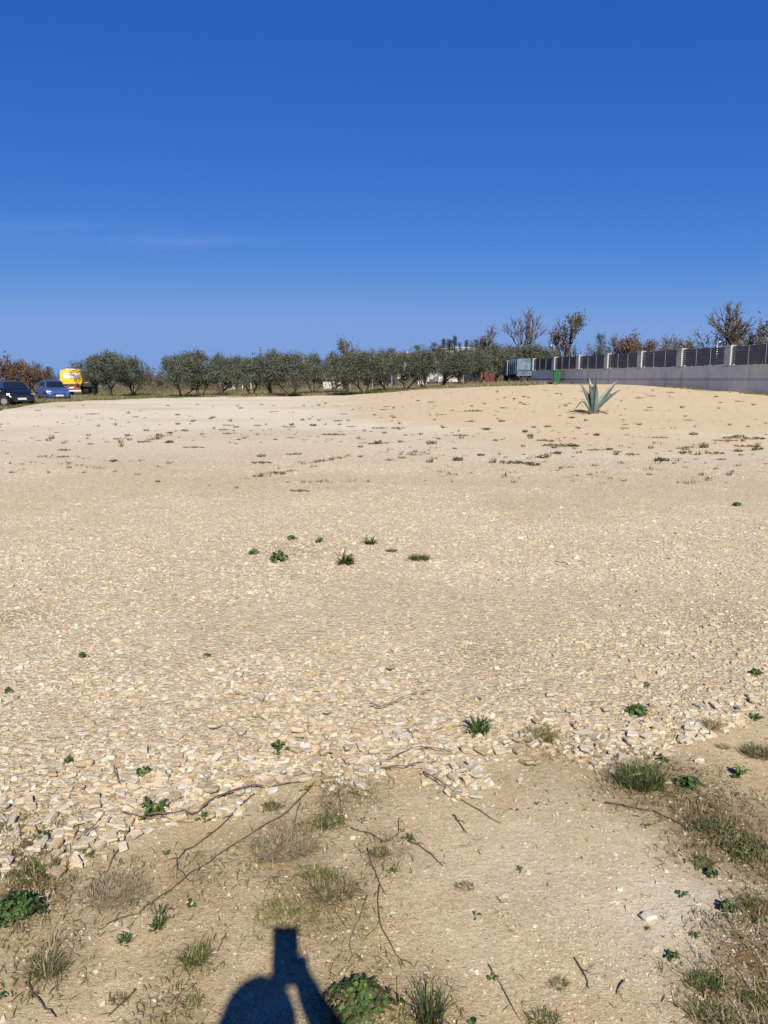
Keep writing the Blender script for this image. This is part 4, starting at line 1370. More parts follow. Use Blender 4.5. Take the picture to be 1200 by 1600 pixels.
# ------------------------------------------------------------------ wall with fence
def wall():
    root = empty('concrete_wall', wall_pt(0), math.atan2(WALL_D.y, WALL_D.x), 'long grey concrete retaining wall topped with pillars and dark slatted panels', 'wall')
    # local x runs away from the camera, local +y is the side that looks at the lot
    zt, zp = 2.235, 3.20
    n0, n1 = -3, 6
    for n in range(n0, n1):                                # cast in sections with open joints
        xa, xb = -WSTEP * (n + 1), -WSTEP * n
        b0 = .55
        o = MB().box(((xa + xb) / 2, -.02, (zt + b0) / 2), (WSTEP - .012, .30, zt - b0)).build('wall_section', M['concrete'], root)
    MB().box((-WSTEP * (n0 + n1) / 2, .134, 1.62), (WSTEP * (n1 - n0), .016, .035)).build('joint_strip', M['concrete'], root)
    for n in range(n0, n1 + 1):
        pil = MB().box((-WSTEP * n, .0, (zt + zp) / 2 + .002), (.50, .28, zp - zt - .006)).build('pillar', M['pillar'], root, bevel=.008)
        MB().box((-WSTEP * n, .0, zp + .012), (.54, .32, .03)).build('pillar_cap', M['pillar'], pil)
    for n in range(n0, n1):
        xa, xb = -WSTEP * (n + 1) + .27, -WSTEP * n - .27
        L = xb - xa
        fr = MB()
        for q in (xa + .02, xa + L / 3, xa + 2 * L / 3, xb - .02):
            fr.box((q, .058, (zt + zp) / 2 - .015), (.026, .03, zp - zt - .07))
        pan = fr.build('fence_panel', M['steel_post'], root)
        ns = 8
        H = zp - zt - .09
        me = None
        for i in range(ns):
            z = zt + .05 + H * (i + .5) / ns
            if me is None:
                o = MB().box((0, 0, 0), (L - .01, .018, H / ns - .009), rx=R(-14)).build('slat', M['anthracite'], pan)
                me = o.data
            else:
                o = link('slat', me, pan)
            o.location = ((xa + xb) / 2, .028, z)


wall()


def wheelie_bin():
    p = at(870, 601.0)
    p = Vector((p.x, p.y, p.z))
    # stand it in front of the wall face
    n = None
    d = WALL_D
    nrm = Vector((-d.y, d.x, 0))
    q = WALL_0 + d * ((Vector((p.x, p.y, 0)) - WALL_0).dot(d))
    px_ray = ray(870, 600).normalized()
    best = None
    for yy_ in np.arange(45, 75, .1):
        w = Vector(((870 - 600) / FPX * yy_ * CP, yy_, 0))
        dist = (w - WALL_0).dot(nrm)
        if best is None or abs(dist - .62) < best[0]:
            best = (abs(dist - .62), w)
    w = best[1]
    p = Vector((w.x, w.y, float(ht(w.x, w.y))))
    root = empty('wheelie_bin', p, R(-8), 'green wheeled rubbish bin standing against the concrete wall', 'bin')
    s = []
    for z, hx, hy in ((.10, .21, .24), (.5, .245, .30), (.94, .28, .345), (.98, .295, .36)):
        s.append([(-hx, -hy, z), (hx, -hy, z), (hx, hy, z), (-hx, hy, z)])
    MB().loft(s).build('body', M['green_plastic'], root, bevel=.012)
    lid = MB()
    lid.loft([[(-.305, -.38, .985), (.305, -.38, .985), (.305, .36, .985), (-.305, .36, .985)], [(-.305, -.38, 1.02), (.305, -.38, 1.02), (.305, .36, 1.03), (-.305, .36, 1.03)], [(-.22, -.27, 1.065), (.22, -.27, 1.065), (.22, .27, 1.075), (-.22, .27, 1.075)]])
    lid.build('lid', M['green_plastic'], root, bevel=.008)
    MB().tube([(-.24, .40, 1.0), (.24, .40, 1.0)], .018, 8).build('handle', M['green_plastic'], root)
    for sx in (-1, 1):
        MB().tube([(sx * .23, .24, .10), (sx * .285, .24, .10)], .10, 14).build('wheel', M['rubber'], root)


wheelie_bin()


# ------------------------------------------------------------------ vehicles
def wheel(root, x, y, r, w, rim='rim'):
    sx = 1 if x > 0 else -1
    wh = MB().tube([(x - sx * w / 2, y, r), (x - sx * w * .42, y, r), (x + sx * w * .42, y, r), (x + sx * w / 2, y, r)], [r * .93, r, r, r * .93], 20).build('wheel', M['rubber'], root)
    MB().tube([(x + sx * (w / 2 - .02), y, r), (x + sx * (w / 2 + .006), y, r)], [r * .64, r * .58], 14).build('rim', M[rim], wh)
    return wh


def car(loc, rz, label, paint, L=4.03, W=1.69, H=1.49, belt=.93, hood=.90, rear='hatch'):
    root = empty('parked_car', loc, rz, label, 'car', 'cars parked at the left edge of the lot')
    hw = W / 2
    y0 = -L / 2
    secs = []
    # length fraction, half width, underside, shoulder height, top at centre
    for t, w_, zb, zs, zt in ((0, .74, .34, .56, .60), (.02, .86, .24, .64, .70), (.07, .95, .20, .72, hood - .13), (.15, .99, .19, .80, hood - .05), (.25, 1.0, .19, belt - .06, belt - .01),
                              (.5, 1.0, .19, belt - .03, belt), (.8, 1.0, .19, belt, belt + .02), (.93, .97, .22, belt - .02, belt + .02), (.985, .88, .30, belt - .12, belt - .04), (1.0, .80, .38, .72, .78)):
        w2 = hw * w_
        y = y0 + L * t
        secs.append([(-w2 * .9, y, zb), (-w2, y, zb + .16), (-w2, y, zs - .06), (-w2 * .93, y, zs), (-w2 * .6, y, zt), (0, y, zt + .02), (w2 * .6, y, zt), (w2 * .93, y, zs), (w2, y, zs - .06), (w2, y, zb + .16), (w2 * .9, y, zb), (0, y, zb)])
    MB().loft(secs).build('body', paint, root, smooth=False)
    # cabin frame
    b = [(-hw * .88, y0 + L * .235, belt - .03), (hw * .88, y0 + L * .235, belt - .03), (hw * .88, y0 + L * .955, belt - .03), (-hw * .88, y0 + L * .955, belt - .03)]
    tr = .90 if rear == 'hatch' else .86
    t_ = [(-hw * .67, y0 + L * .42, H - .05), (hw * .67, y0 + L * .42, H - .05), (hw * .66, y0 + L * tr, H - .06), (-hw * .66, y0 + L * tr, H - .06)]
    c_ = [(-hw * .5, y0 + L * .47, H), (hw * .5, y0 + L * .47, H), (hw * .5, y0 + L * (tr - .05), H - .01), (-hw * .5, y0 + L * (tr - .05), H - .01)]
    MB().loft([b, t_, c_]).build('cabin', paint, root)
    B = [Vector(q) for q in b]; T = [Vector(q) for q in t_]

    def pane(name, i, j, u0, u1, v0, v1):
        def P(u, v):
            return (B[i].lerp(B[j], u)).lerp(T[i].lerp(T[j], u), v)
        q = [P(u0, v0), P(u1, v0), P(u1, v1), P(u0, v1)]
        nrm = (q[1] - q[0]).cross(q[3] - q[0]).normalized()
        MB().slab([p + nrm * .012 for p in q], .016).build(name, M['glass'], root)
    pane('windscreen', 0, 1, .06, .94, .12, .94)
    pane('rear_window', 2, 3, .08, .92, .25, .92)
    for i, j, fl in ((1, 2, 0), (3, 0, 1)):
        for u0, u1 in ((.10, .47), (.50, .84)):
            a, c = (u0, u1) if not fl else (1 - u1, 1 - u0)
            pane('side_window', i, j, a, c, .22, .90)
    for sx in (-1, 1):
        hl = MB().loft([[(sx * hw * .52, y0 + .06, .60), (sx * hw * .92, y0 + .20, .62), (sx * hw * .95, y0 + .26, .74), (sx * hw * .60, y0 + .13, .70)],
                        [(sx * hw * .54, y0 + .20, .60), (sx * hw * .88, y0 + .34, .62), (sx * hw * .90, y0 + .40, .74), (sx * hw * .60, y0 + .30, .72)]])
        hl.build('headlight', M['headlamp'], root)
        mr = MB().box((sx * (hw + .075), y0 + L * .31, belt + .06), (.17, .09, .13)).build('wing_mirror', paint, root, bevel=.02)
        MB().box((sx * hw * .80, y0 + L - .03, .80), (.22, .06, .20)).build('tail_light', M['tail_red'], root)
    MB().box((0, y0 + .012, .50), (W * .50, .06, .10)).build('grille', M['dark_metal'], root)
    MB().box((0, y0 + .01, .29), (W * .62, .10, .09)).build('air_intake', M['dark_metal'], root)
    MB().box((0, y0 - .024, .41), (.52, .014, .115)).build('number_plate', M['plate'], root)
    r = .31
    for sx in (-1, 1):
        for yy_ in (y0 + L * .195, y0 + L * .825):
            wheel(root, sx * (hw - .09), yy_, r, .20)
            arch = [(sx * (hw + .004), yy_ + math.cos(a) * (r + .045), r + math.sin(a) * (r + .045)) for a in np.linspace(-.1, PI + .1, 11)]
            MB().tube(arch, .026, 5).build('wheel_arch', M['dark_metal'], root)
    return root


p = at(84, 626)
car(p, R(35), 'light blue hatchback facing the camera with headlights and pale plate', M['blue_paint'])
p = at(21, 632)
car(p, R(40), 'dark navy car between the black car and a thin bush trunk', M['navy_paint'], 4.2, 1.74, 1.47, 1.0, .98)
p = at(-24, 634.5)
car(p, R(106), 'black car cut off by the left picture edge', M['black_paint'], 4.3, 1.8, 1.48, .98, .95)


def yellow_truck():
    p = far(118, 77)
    root = empty('yellow_truck', p + Vector((0, 0, .02)), R(8), 'bright yellow truck seen from behind with a white sign on its cab', 'truck')
    # the rear looks at -y; cab box, bed frame and wheels
    MB().loft([[(-1.05, -.0, 1.02), (1.05, -.0, 1.02), (1.05, 1.7, 1.02), (-1.05, 1.7, 1.02)], [(-1.05, .0, 1.5), (1.05, 0, 1.5), (1.05, 1.9, 1.5), (-1.05, 1.9, 1.5)], [(-.98, .08, 2.36), (.98, .08, 2.36), (.98, 1.6, 2.36), (-.98, 1.6, 2.36)], [(-.86, .2, 2.46), (.86, .2, 2.46), (.86, 1.5, 2.46), (-.86, 1.5, 2.46)]]).build('cab', M['yellow_paint'], root)
    sg = MB().box((.06, .0, 1.88), (1.45, .05, .52)).build('sign_board', M['white_paint'], root)
    for z, a, w in ((1.98, -.05, 1.1), (1.86, .0, 1.2), (1.75, .35, .5)):
        MB().box((.06 + a, -.029, z), (w, .008, .035)).build('lettering', M['steel_post'], sg)
    MB().box((0, .6, 2.50), (1.1, .3, .12)).build('light_bar', M['white_paint'], root, bevel=.02)
    for sx in (-1, 1):
        MB().tube([(sx * .62, .6, 2.45), (sx * .62, .6, 2.60)], [.10, .08], 10).build('beacon', M['lamp_orange'], root)
    MB().box((0, -.32, 1.16), (2.2, .5, .20)).build('rear_beam', M['yellow_paint'], root, bevel=.02)
    for sx in (-1, 1):
        MB().tube([(sx * .72, -.60, 1.05), (sx * .72, -.54, 1.05)], .12, 12).build('lamp_ring', M['dark_metal'], root)
    MB().box((.05, -.2, .74), (1.7, .3, .36)).build('tail_panel', M['red_paint'], root)
    MB().box((.05, -.38, .72), (.55, .02, .16)).build('number_plate', M['plate'], root)
    MB().box((0, -.25, .42), (1.9, .16, .14)).build('bumper', M['white_paint'], root)
    MB().box((.0, 2.2, .78), (.9, 4.8, .22)).build('chassis', M['dark_metal'], root)
    MB().box((1.5, .6, .98), (1.0, 1.2, .38)).build('tank', M['dark_metal'], root, bevel=.03)
    MB().tube([(1.0, .3, 1.05), (1.5, .4, 1.2), (1.85, .5, .85)], [.10, .09, .08], 8).build('boom_arm', M['yellow_paint'], root)
    MB().box((1.75, .9, 1.0), (.36, .4, .5)).build('winch', M['yellow_paint'], root, bevel=.03)
    for x in (-.92, 1.0, 1.35, 2.05):
        wheel(root, x, .75, .52, .34, 'dark_metal')
    for x in (-.92, .92):
        wheel(root, x, 3.6, .48, .3, 'dark_metal')


yellow_truck()


def box_truck():
    p = far(812, 71)
    root = empty('box_truck', p, R(9), 'old faded blue grey box truck parked by the trees near the wall', 'truck')
    # rear looks at -y (right in view); cab far end
    hw = .80
    secs = []
    for y, s, top in ((-.9, .97, 2.18), (-.84, 1.0, 2.24), (1.55, 1.0, 2.24), (1.62, .97, 2.2)):
        a = hw * s
        secs.append([(-a, y, .85), (a, y, .85), (a, y, 1.95), (a * .86, y, top - .06), (a * .5, y, top), (-a * .5, y, top), (-a * .86, y, top - .06), (-a, y, 1.95)])
    MB().loft(secs).build('cargo_box', M['truck_blue'], root)
    for sx in (-1, 1):
        dr = MB().loft([[(sx * .03, -.93, .93), (sx * .73, -.93, .93), (sx * .73, -.93, 1.85), (sx * .58, -.93, 2.06), (sx * .03, -.93, 2.10)], [(sx * .03, -.895, .93), (sx * .73, -.895, .93), (sx * .73, -.895, 1.85), (sx * .58, -.895, 2.06), (sx * .03, -.895, 2.10)]]).build('rear_door', M['truck_blue'], root)
        MB().box((sx * .38, -.94, 1.52), (.44, .03, .56)).build('door_panel', M['truck_pale'], dr, bevel=.02)
        MB().box((sx * .10, -.955, 1.2), (.03, .03, .28)).build('door_handle', M['dark_metal'], dr)
        MB().box((sx * .38, -.96, 1.18), (.66, .02, .035)).build('hinge_bar', M['dark_metal'], dr)
    for y in (-.55, .0, .55, 1.1):
        MB().box((-hw - .012, y, 1.45), (.03, .05, 1.15)).build('side_rib', M['truck_pale'], root)
    MB().box((-hw - .014, .3, 1.5), (.02, .8, .4)).build('side_panel', M['truck_pale'], root)
    # cab
    MB().loft([[(-.78, 1.75, .72), (.78, 1.75, .72), (.78, 3.3, .72), (-.78, 3.3, .72)], [(-.80, 1.75, 1.35), (.80, 1.75, 1.35), (.80, 3.35, 1.35), (-.80, 3.35, 1.35)], [(-.72, 1.78, 2.10), (.72, 1.78, 2.10), (.72, 2.95, 2.10), (-.72, 2.95, 2.10)], [(-.6, 1.9, 2.18), (.6, 1.9, 2.18), (.6, 2.8, 2.18), (-.6, 2.8, 2.18)]]).build('cab', M['truck_blue'], root)
    for sx in (-1, 1):
        MB().slab([(sx * .80, 1.95, 1.42), (sx * .80, 2.85, 1.42), (sx * .738, 2.72, 2.0), (sx * .738, 1.95, 2.0)] if sx > 0 else [(sx * .80, 2.85, 1.42), (sx * .80, 1.95, 1.42), (sx * .738, 1.95, 2.0), (sx * .738, 2.72, 2.0)], .02).build('side_window', M['glass'], root)
        MB().box((sx * .82, 1.80, 1.45), (.03, .10, 1.3)).build('cab_pillar', M['white_paint'], root)
        for y in (-.25, 2.55):
            wheel(root, sx * .68, y, .40, .26, 'dark_metal')
        MB().box((sx * .62, -1.0, .64), (.20, .05, .10)).build('tail_light', M['tail_red'], root)
        MB().box((sx * .42, -.98, .42), (.36, .03, .28)).build('mud_flap', M['rubber'], root)
    MB().box((0, -.96, .78), (1.66, .10, .10)).build('rear_bumper', M['truck_pale'], root)
    MB().box((0, 1.2, .60), (.7, 4.2, .18)).build('chassis', M['dark_metal'], root)
    MB().box((-.62, 1.1, .62), (.3, .8, .32)).build('tool_box', M['dark_metal'], root)


box_truck()


# ------------------------------------------------------------------ trees
def skeleton(rs, mb, p, d, ln, rad, depth, spread, tips, up=.15, nch=(3, 4), shrink=.68, minr=.010, wob=.12):
    p = Vector(p); d = Vector(d).normalized()
    pts, rr = [p], [rad]
    seg = 3 if depth > 1 else 2
    for i in range(seg):
        d = (d + Vector(rs.normal(0, wob, 3)) + Vector((0, 0, up * .3))).normalized()
        p = p + d * (ln / seg)
        pts.append(p); rr.append(max(rad * (1 - .38 * (i + 1) / seg), minr * .7))
    mb.tube(pts, rr, 6 if rad > .05 else (4 if rad > .02 else 3), cap=rad > .05)
    if depth == 0:
        tips.append((pts[-1], d))
        tips.append((pts[1], d))
        return
    for c in range(rs.randint(nch[0], nch[1] + 1)):
        t = 1.0 if c == 0 else rs.uniform(.35, 1)
        j = t * seg
        a = pts[int(min(j, seg - 1e-6))].lerp(pts[int(min(j, seg - 1e-6)) + 1], j - int(min(j, seg - 1e-6)))
        side = Vector(rs.normal(0, 1, 3)); side = (side - d * side.dot(d)).normalized()
        ang = spread * rs.uniform(.5, 1.2) * (.5 if c == 0 else 1)
        nd = (d * math.cos(ang) + side * math.sin(ang) + Vector((0, 0, up))).normalized()
        skeleton(rs, mb, a, nd, ln * shrink * rs.uniform(.75, 1.2), max(rad * (.62 if c else .7), minr), depth - 1, spread, tips, up, nch, shrink, minr, wob)


def mb_mesh(mb, name, m):
    me = bpy.data.meshes.new(name)
    me.from_pydata(mb.v, [], mb.f)
    me.materials.append(m)
    me.polygons.foreach_set('use_smooth', np.ones(len(me.polygons), bool))
    return me


def leaf_cloud(rs, C, n, sig, ln, wd, cols, amt=.25, updir=0.0):
    C = np.asarray(C)
    idx = rs.randint(0, len(C), n)
    P = C[idx] + rs.standard_normal((n, 3)) * sig
    D = rand_dirs(rs, n) + np.array([0, 0, updir]); D = unit(D)
    W = unit(np.cross(D, rand_dirs(rs, n)))
    cc = np.array(cols)[rs.randint(0, len(cols), n)]
    clump = (1 + .22 * rs.standard_normal((len(C), 1)))[idx]
    cc = np.clip(cc * clump * (1 + amt * rs.standard_normal((n, 1))), .008, .6)
    return cards(P, D, W, ln * rs.uniform(.6, 1.3, n), wd * rs.uniform(.6, 1.3, n), cc)


OL = [(.078, .091, .060), (.105, .118, .080), (.145, .156, .116), (.057, .069, .046)]


def olive_variant(k):
    rs = np.random.RandomState(700 + k)
    mb = MB(); tips = []
    for i in range(rs.randint(2, 4)):
        a = rs.uniform(0, 2 * PI)
        lean = rs.uniform(.35, .75)
        skeleton(rs, mb, (rs.normal(0, .06), rs.normal(0, .06), -.1), (math.cos(a) * lean, math.sin(a) * lean, 1), rs.uniform(.95, 1.3), rs.uniform(.085, .12), 3, .55, tips, .22, (2, 3), .72, .012, .2)
    T = np.array([t[0][:] for t in tips])
    # crown: clumps over a broad uneven vault
    C = []
    for _ in range(130):
        a = rs.uniform(0, 2 * PI); v = rs.uniform(-.55, 1)
        q = math.sqrt(max(0, 1 - max(v, -.2) ** 2)) * rs.uniform(.45, 1.0) * (1 + .16 * math.sin(a * 3 + k) + .10 * math.sin(a * 5 + 2 * k))
        C.append((math.cos(a) * q * 1.95, math.sin(a) * q * 1.95, 2.35 + v * 1.35 + rs.normal(0, .12)))
    C = np.array(C)
    T = T[(T[:, 2] > 1.3)]
    Call = np.vstack([C, T]) if len(T) else C
    A = leaf_cloud(rs, Call, 10500, .23, .16, .06, OL)
    # upright shoots breaking the outline
    Sh = []
    for _ in range(80):
        c = C[rs.randint(0, len(C))]
        if c[2] < 2.5: continue
        h = rs.uniform(.3, .75)
        lean = rs.normal(0, .15, 2)
        for t in np.linspace(0, 1, 7):
            Sh.append((c[0] + lean[0] * t, c[1] + lean[1] * t, c[2] + h * t))
    B_ = leaf_cloud(rs, np.array(Sh), 1700, .05, .13, .05, OL, .25, .8)
    V, F, Cc = merge([A, B_])
    return mb_mesh(mb, 'trunk', M['bark']), np_mesh('crown', V, F, Cc, (M['plant'],))


OLIVES = [olive_variant(k) for k in range(6)]


def place_tree(name, var, p, h, href, rz, label, cat, group, wide=1.0):
    root = empty(name, p, rz, label, cat, group)
    s_ = h / href
    root.scale = (s_ * wide, s_ * wide, s_)
    for nm, me in zip(('trunk', 'crown'), var):
        if me is not None:
            link(nm, me, root)
    return root


def top_h(py, y, p):
    """height a thing needs at p so that its top shows at row py"""
    return (592 - py) / FPX * y * 1.0 + EYE - p.z


OLIVE_LIST = [  # px, y, top row, width factor, label
    (154, 69, 557, .95, 'olive tree half hiding the yellow truck on its right'),
    (179, 67, 549, 1.0, 'tall rounded olive tree in the clump right of the yellow truck'),
    (212, 71, 558, .95, 'right hand olive tree of the clump beside the yellow truck'),
    (287, 68, 552, 1.0, 'left end olive tree of the long row, after the wide gap'),
    (315, 67, 549, 1.0, 'second olive tree of the long row right of the gap'),
    (345, 72, 555, .95, 'third olive tree of the long row, set a little back'),
    (372, 82, 557, .9, 'set back olive tree above the small white shed'),
    (398, 70, 558, .9, 'low crowned olive tree with splayed trunk right of the white sheds'),
    (428, 69, 549, 1.0, 'olive tree with forked dark trunk and high pointed crown'),
    (458, 68, 550, 1.0, 'olive tree next to the forked one, over dry grass'),
    (492, 80, 554, .95, 'set back olive tree left of the white gable wall'),
    (520, 84, 553, .95, 'olive tree standing behind the white gable wall line'),
    (541, 66, 552, 1.0, 'olive tree with crooked dark trunk below the bare brown treetop'),
    (573, 67, 548, 1.05, 'wide olive tree with two low forked trunks in the middle'),
    (602, 76, 551, .95, 'olive tree left of the terracotta roof'),
    (632, 72, 549, 1.0, 'olive tree right below the terracotta roof'),
    (660, 70, 548, 1.0, 'olive tree with slender trunk in front of the white house'),
    (690, 76, 549, 1.0, 'olive tree before the white vans'),
    (715, 73, 548, 1.05, 'olive tree with pale trunk right of the white vans'),
    (742, 78, 546, 1.0, 'olive tree behind the red sheeting'),
    (770, 82, 540, 1.05, 'olive tree left behind the blue grey truck'),
    (803, 84, 540, 1.15, 'olive tree standing directly behind the blue grey truck'),
    (836, 82, 541, 1.1, 'olive tree between the blue grey truck and the wall end'),
]
for i, (px, y, top, wf, lab) in enumerate(OLIVE_LIST):
    p = far(px, y)
    rs = np.random.RandomState(900 + i)
    place_tree('olive_tree', OLIVES[i % 6], p, top_h(top, y, p) * .98, 4.05, rs.uniform(0, 6.28), lab, 'olive tree', 'olive trees in the grove behind the lot', wf)


def bare_variant(k, leafy=0, cols=None, depth=5, low=False, nleaf=1600):
    rs = np.random.RandomState(1200 + k)
    mb = MB(); tips = []
    if low:
        for i in range(5):
            a = rs.uniform(0, 2 * PI)
            skeleton(rs, mb, (rs.normal(0, .2), rs.normal(0, .2), -.1), (math.cos(a) * .5, math.sin(a) * .5, 1), 1.5, .06, 3, .55, tips, .18, (3, 4), .66, .010)
    else:
        skeleton(rs, mb, (0, 0, -.2), (rs.normal(0, .06), rs.normal(0, .06), 1), 1.9, .16, depth, .66, tips, .10, (3, 4), .70, .010)
    z = max(v[2] for v in mb.v)
    tr = mb_mesh(mb, 'trunk', M['bark_grey'])
    cr = None
    if leafy:
        T = np.array([t[0][:] for t in tips])
        V, F, Cc = leaf_cloud(rs, T, nleaf, .16, .13, .085, cols)
        cr = np_mesh('crown', V, F, Cc, (M['straw'],))
    return (tr, cr), z


BROWN = [(.125, .075, .048), (.10, .065, .045), (.15, .095, .062), (.085, .06, .045)]
DULL = [(.105, .09, .078), (.085, .075, .068), (.12, .10, .082)]
BARE = [bare_variant(0, depth=5), bare_variant(1, 1, DULL, 5, nleaf=1500), bare_variant(2, depth=5), bare_variant(3, 1, DULL, 5, nleaf=800)]
OAK = [bare_variant(10, 1, BROWN, 4, nleaf=3600), bare_variant(11, 1, BROWN, 3, True, 4200), bare_variant(12, 1, BROWN, 3, True, 3400)]
SCRUB = [bare_variant(20, 1, DULL, 3, True, 1300), bare_variant(21, 1, [(.12, .10, .055), (.16, .12, .07)], 3, True, 2000), bare_variant(22, 1, DULL, 3, True, 700)]


def evergreen_variant(k, shape):
    rs = np.random.RandomState(1500 + k)
    H = 6.0
    mb = MB().tube([(0, 0, -.2), (.05, 0, H * .5), (0, 0, H * .95)], [.13, .09, .02], 6)
    C = []
    for _ in range(120):
        t = rs.uniform(.12, 1)
        if shape == 'cypress':
            w = .85 * (1 - t) ** .9 + .03
        else:
            w = 1.9 * (1 - abs(t - .55) * 1.5) * rs.uniform(.6, 1) if t < .95 else .5
        a = rs.uniform(0, 2 * PI); q = abs(w) * math.sqrt(rs.uniform(.1, 1))
        C.append((math.cos(a) * q, math.sin(a) * q, t * H))
        if shape != 'cypress' and rs.uniform() < .4:
            mb.tube([(0, 0, t * H * .85), C[-1]], [.035, .01], 4)
    cols = [(.035, .055, .028), (.05, .07, .03), (.028, .045, .028)] if shape == 'cypress' else [(.05, .075, .03), (.065, .09, .035), (.04, .06, .03)]
    V, F, Cc = leaf_cloud(rs, np.array(C), 3000, .2, .2, .06, cols, .25, .5)
    return mb_mesh(mb, 'trunk', M['bark']), np_mesh('crown', V, F, Cc, (M['plant'],))


EVER = [evergreen_variant(0, 'cypress'), evergreen_variant(1, 'pine'), evergreen_variant(2, 'pine')]

G1 = 'bare and brown leaved trees around the lot'
OTHER = [  # kind, variant, px, y, top, wide, name, category, label
    ('bare', 0, 806, 92, 485, .95, 'bare_tree', 'bare tree', 'tall leafless tree with many upright branches behind the blue grey truck'),
    ('bare', 3, 879, 84, 492, .95, 'bare_tree', 'bare tree', 'tall thin tree with sparse dry leaves just above the bin'),
    ('bare', 1, 770, 98, 513, 1.0, 'bare_tree', 'bare tree', 'lower brownish bare tree left of the tall leafless one'),
    ('bare', 3, 548, 92, 529, 1.0, 'bare_tree', 'bare tree', 'brown bare treetop rising over the middle of the olive row'),
    ('oak', 0, 598, 105, 545, 1.1, 'oak_tree', 'oak tree', 'brown leaved treetop behind the middle olive trees'),
    ('bare', 2, 1130, 74, 476, 1.05, 'bare_tree', 'bare tree', 'dark leafless tree, the tallest above the wall at right'),
    ('scrub', 0, 1172, 72, 500, 1.3, 'bare_tree', 'bare tree', 'dense twiggy tree above the wall beside the right edge'),
    ('scrub', 2, 1203, 70, 498, 1.3, 'bare_tree', 'bare tree', 'twiggy tree cut by the right picture edge above the wall'),
    ('scrub', 0, 1090, 76, 516, 1.2, 'bare_tree', 'bare tree', 'thin twiggy tree left of the silver flue pipe'),
    ('scrub', 1, 1150, 66, 528, 1.1, 'shrub', 'shrub', 'olive brown low shrub over the wall right of the flue pipe'),
    ('scrub', 1, 1032, 80, 524, 1.1, 'shrub', 'shrub', 'yellowish green round shrub above the middle of the wall'),
    ('scrub', 2, 1010, 84, 530, 1.2, 'shrub', 'shrub', 'grey leafless shrub right of the brown leaved oak over the wall'),
    ('scrub', 0, 1058, 82, 540, 1.2, 'shrub', 'shrub', 'low twiggy shrub right of the yellowish shrub over the wall'),
    ('oak', 1, 978, 78, 525, 1.0, 'oak_tree', 'oak tree', 'rusty brown leaved oak above the wall'),
    ('ever', 1, 931, 86, 524, .75, 'pine_tree', 'pine tree', 'dark green young pine above the wall left of the rusty oak'),
    ('scrub', 2, 908, 88, 536, 1.2, 'shrub', 'shrub', 'grey twiggy shrub behind the wall left of the young pine'),
    ('scrub', 0, 850, 88, 536, 1.2, 'shrub', 'shrub', 'brown grey bush at the far left end of the wall'),
    ('oak', 1, 12, 72, 557, 1.15, 'oak_tree', 'oak tree', 'brown leaved oak rising behind the black car'),
    ('oak', 2, 42, 66, 566, 1.1, 'oak_tree', 'oak tree', 'brown leaved bush with thin trunk right of the navy car'),
    ('oak', 1, 66, 76, 574, 1.1, 'oak_tree', 'oak tree', 'brown leaved bush behind the blue hatchback'),
    ('oak', 2, -18, 64, 560, 1.1, 'oak_tree', 'oak tree', 'brown leaved oak at the very left edge behind the cars'),
    ('ever', 2, 85, 100, 574, 1.3, 'evergreen_tree', 'evergreen tree', 'dark evergreen between the blue hatchback and the yellow truck'),
    ('bare', 1, 108, 96, 563, 1.0, 'bare_tree', 'bare tree', 'brownish bare tree peeking over the yellow truck roof'),
    ('bare', 2, 55, 108, 560, 1.0, 'bare_tree', 'bare tree', 'faint leafless tree between the brown oaks at left'),
    ('scrub', 0, 248, 105, 580, 1.3, 'shrub', 'shrub', 'twiggy shrub in the gap between the two olive clumps'),
    ('scrub', 2, 262, 95, 586, 1.4, 'shrub', 'shrub', 'low grey shrub at the right of the gap between olive clumps'),
    ('scrub', 0, 232, 120, 579, 1.4, 'shrub', 'shrub', 'far pale shrub seen at the left of the gap between clumps'),
    ('ever', 0, 708, 190, 527, 1.1, 'cypress_tree', 'cypress', 'tallest dark cypress rising beside the distant white houses'),
    ('ever', 0, 691, 185, 531, 1.1, 'cypress_tree', 'cypress', 'dark cypress left of the tallest one'),
    ('ever', 0, 726, 195, 533, 1.1, 'cypress_tree', 'cypress', 'dark cypress right of the tallest one'),
    ('ever', 0, 741, 192, 533, 1.1, 'cypress_tree', 'cypress', 'dark cypress at the right end of the distant group'),
    ('ever', 2, 676, 180, 538, 1.2, 'evergreen_tree', 'evergreen tree', 'distant broad evergreen left of the cypresses'),
    ('ever', 1, 652, 160, 541, 1.2, 'evergreen_tree', 'evergreen tree', 'dark evergreen just right of the terracotta roof'),
    ('ever', 2, 612, 150, 547, 1.2, 'evergreen_tree', 'evergreen tree', 'dark evergreen just left of the terracotta roof'),
    ('ever', 0, 700, 170, 532, 1.6, 'cypress_tree', 'cypress', 'dark cypress close in front of the tallest one'),
    ('ever', 2, 733, 165, 539, .8, 'evergreen_tree', 'evergreen tree', 'bushy evergreen covering the right part of the white houses'),
    ('ever', 1, 716, 168, 537, .55, 'evergreen_tree', 'evergreen tree', 'slim dark evergreen splitting the view of the white houses'),
    ('ever', 1, 752, 160, 540, .9, 'evergreen_tree', 'evergreen tree', 'evergreen at the right of the white houses by the brown bare tree'),
    ('oak', 0, 688, 130, 541, 1.0, 'oak_tree', 'oak tree', 'brown leaved tree in front of the distant white houses'),
]
LIB = {'bare': BARE, 'oak': OAK, 'scrub': SCRUB, 'ever': [(v, 6.0) for v in EVER]}
for i, (kind, k, px, y, top, wf, nm, cat, lab) in enumerate(OTHER):
    var, zr = LIB[kind][k]
    p = far(px, y)
    place_tree(nm, var, p, top_h(top, y, p), zr, i * 1.7, lab, cat, G1 if kind != 'ever' else 'evergreen trees beyond the olive grove', wf)

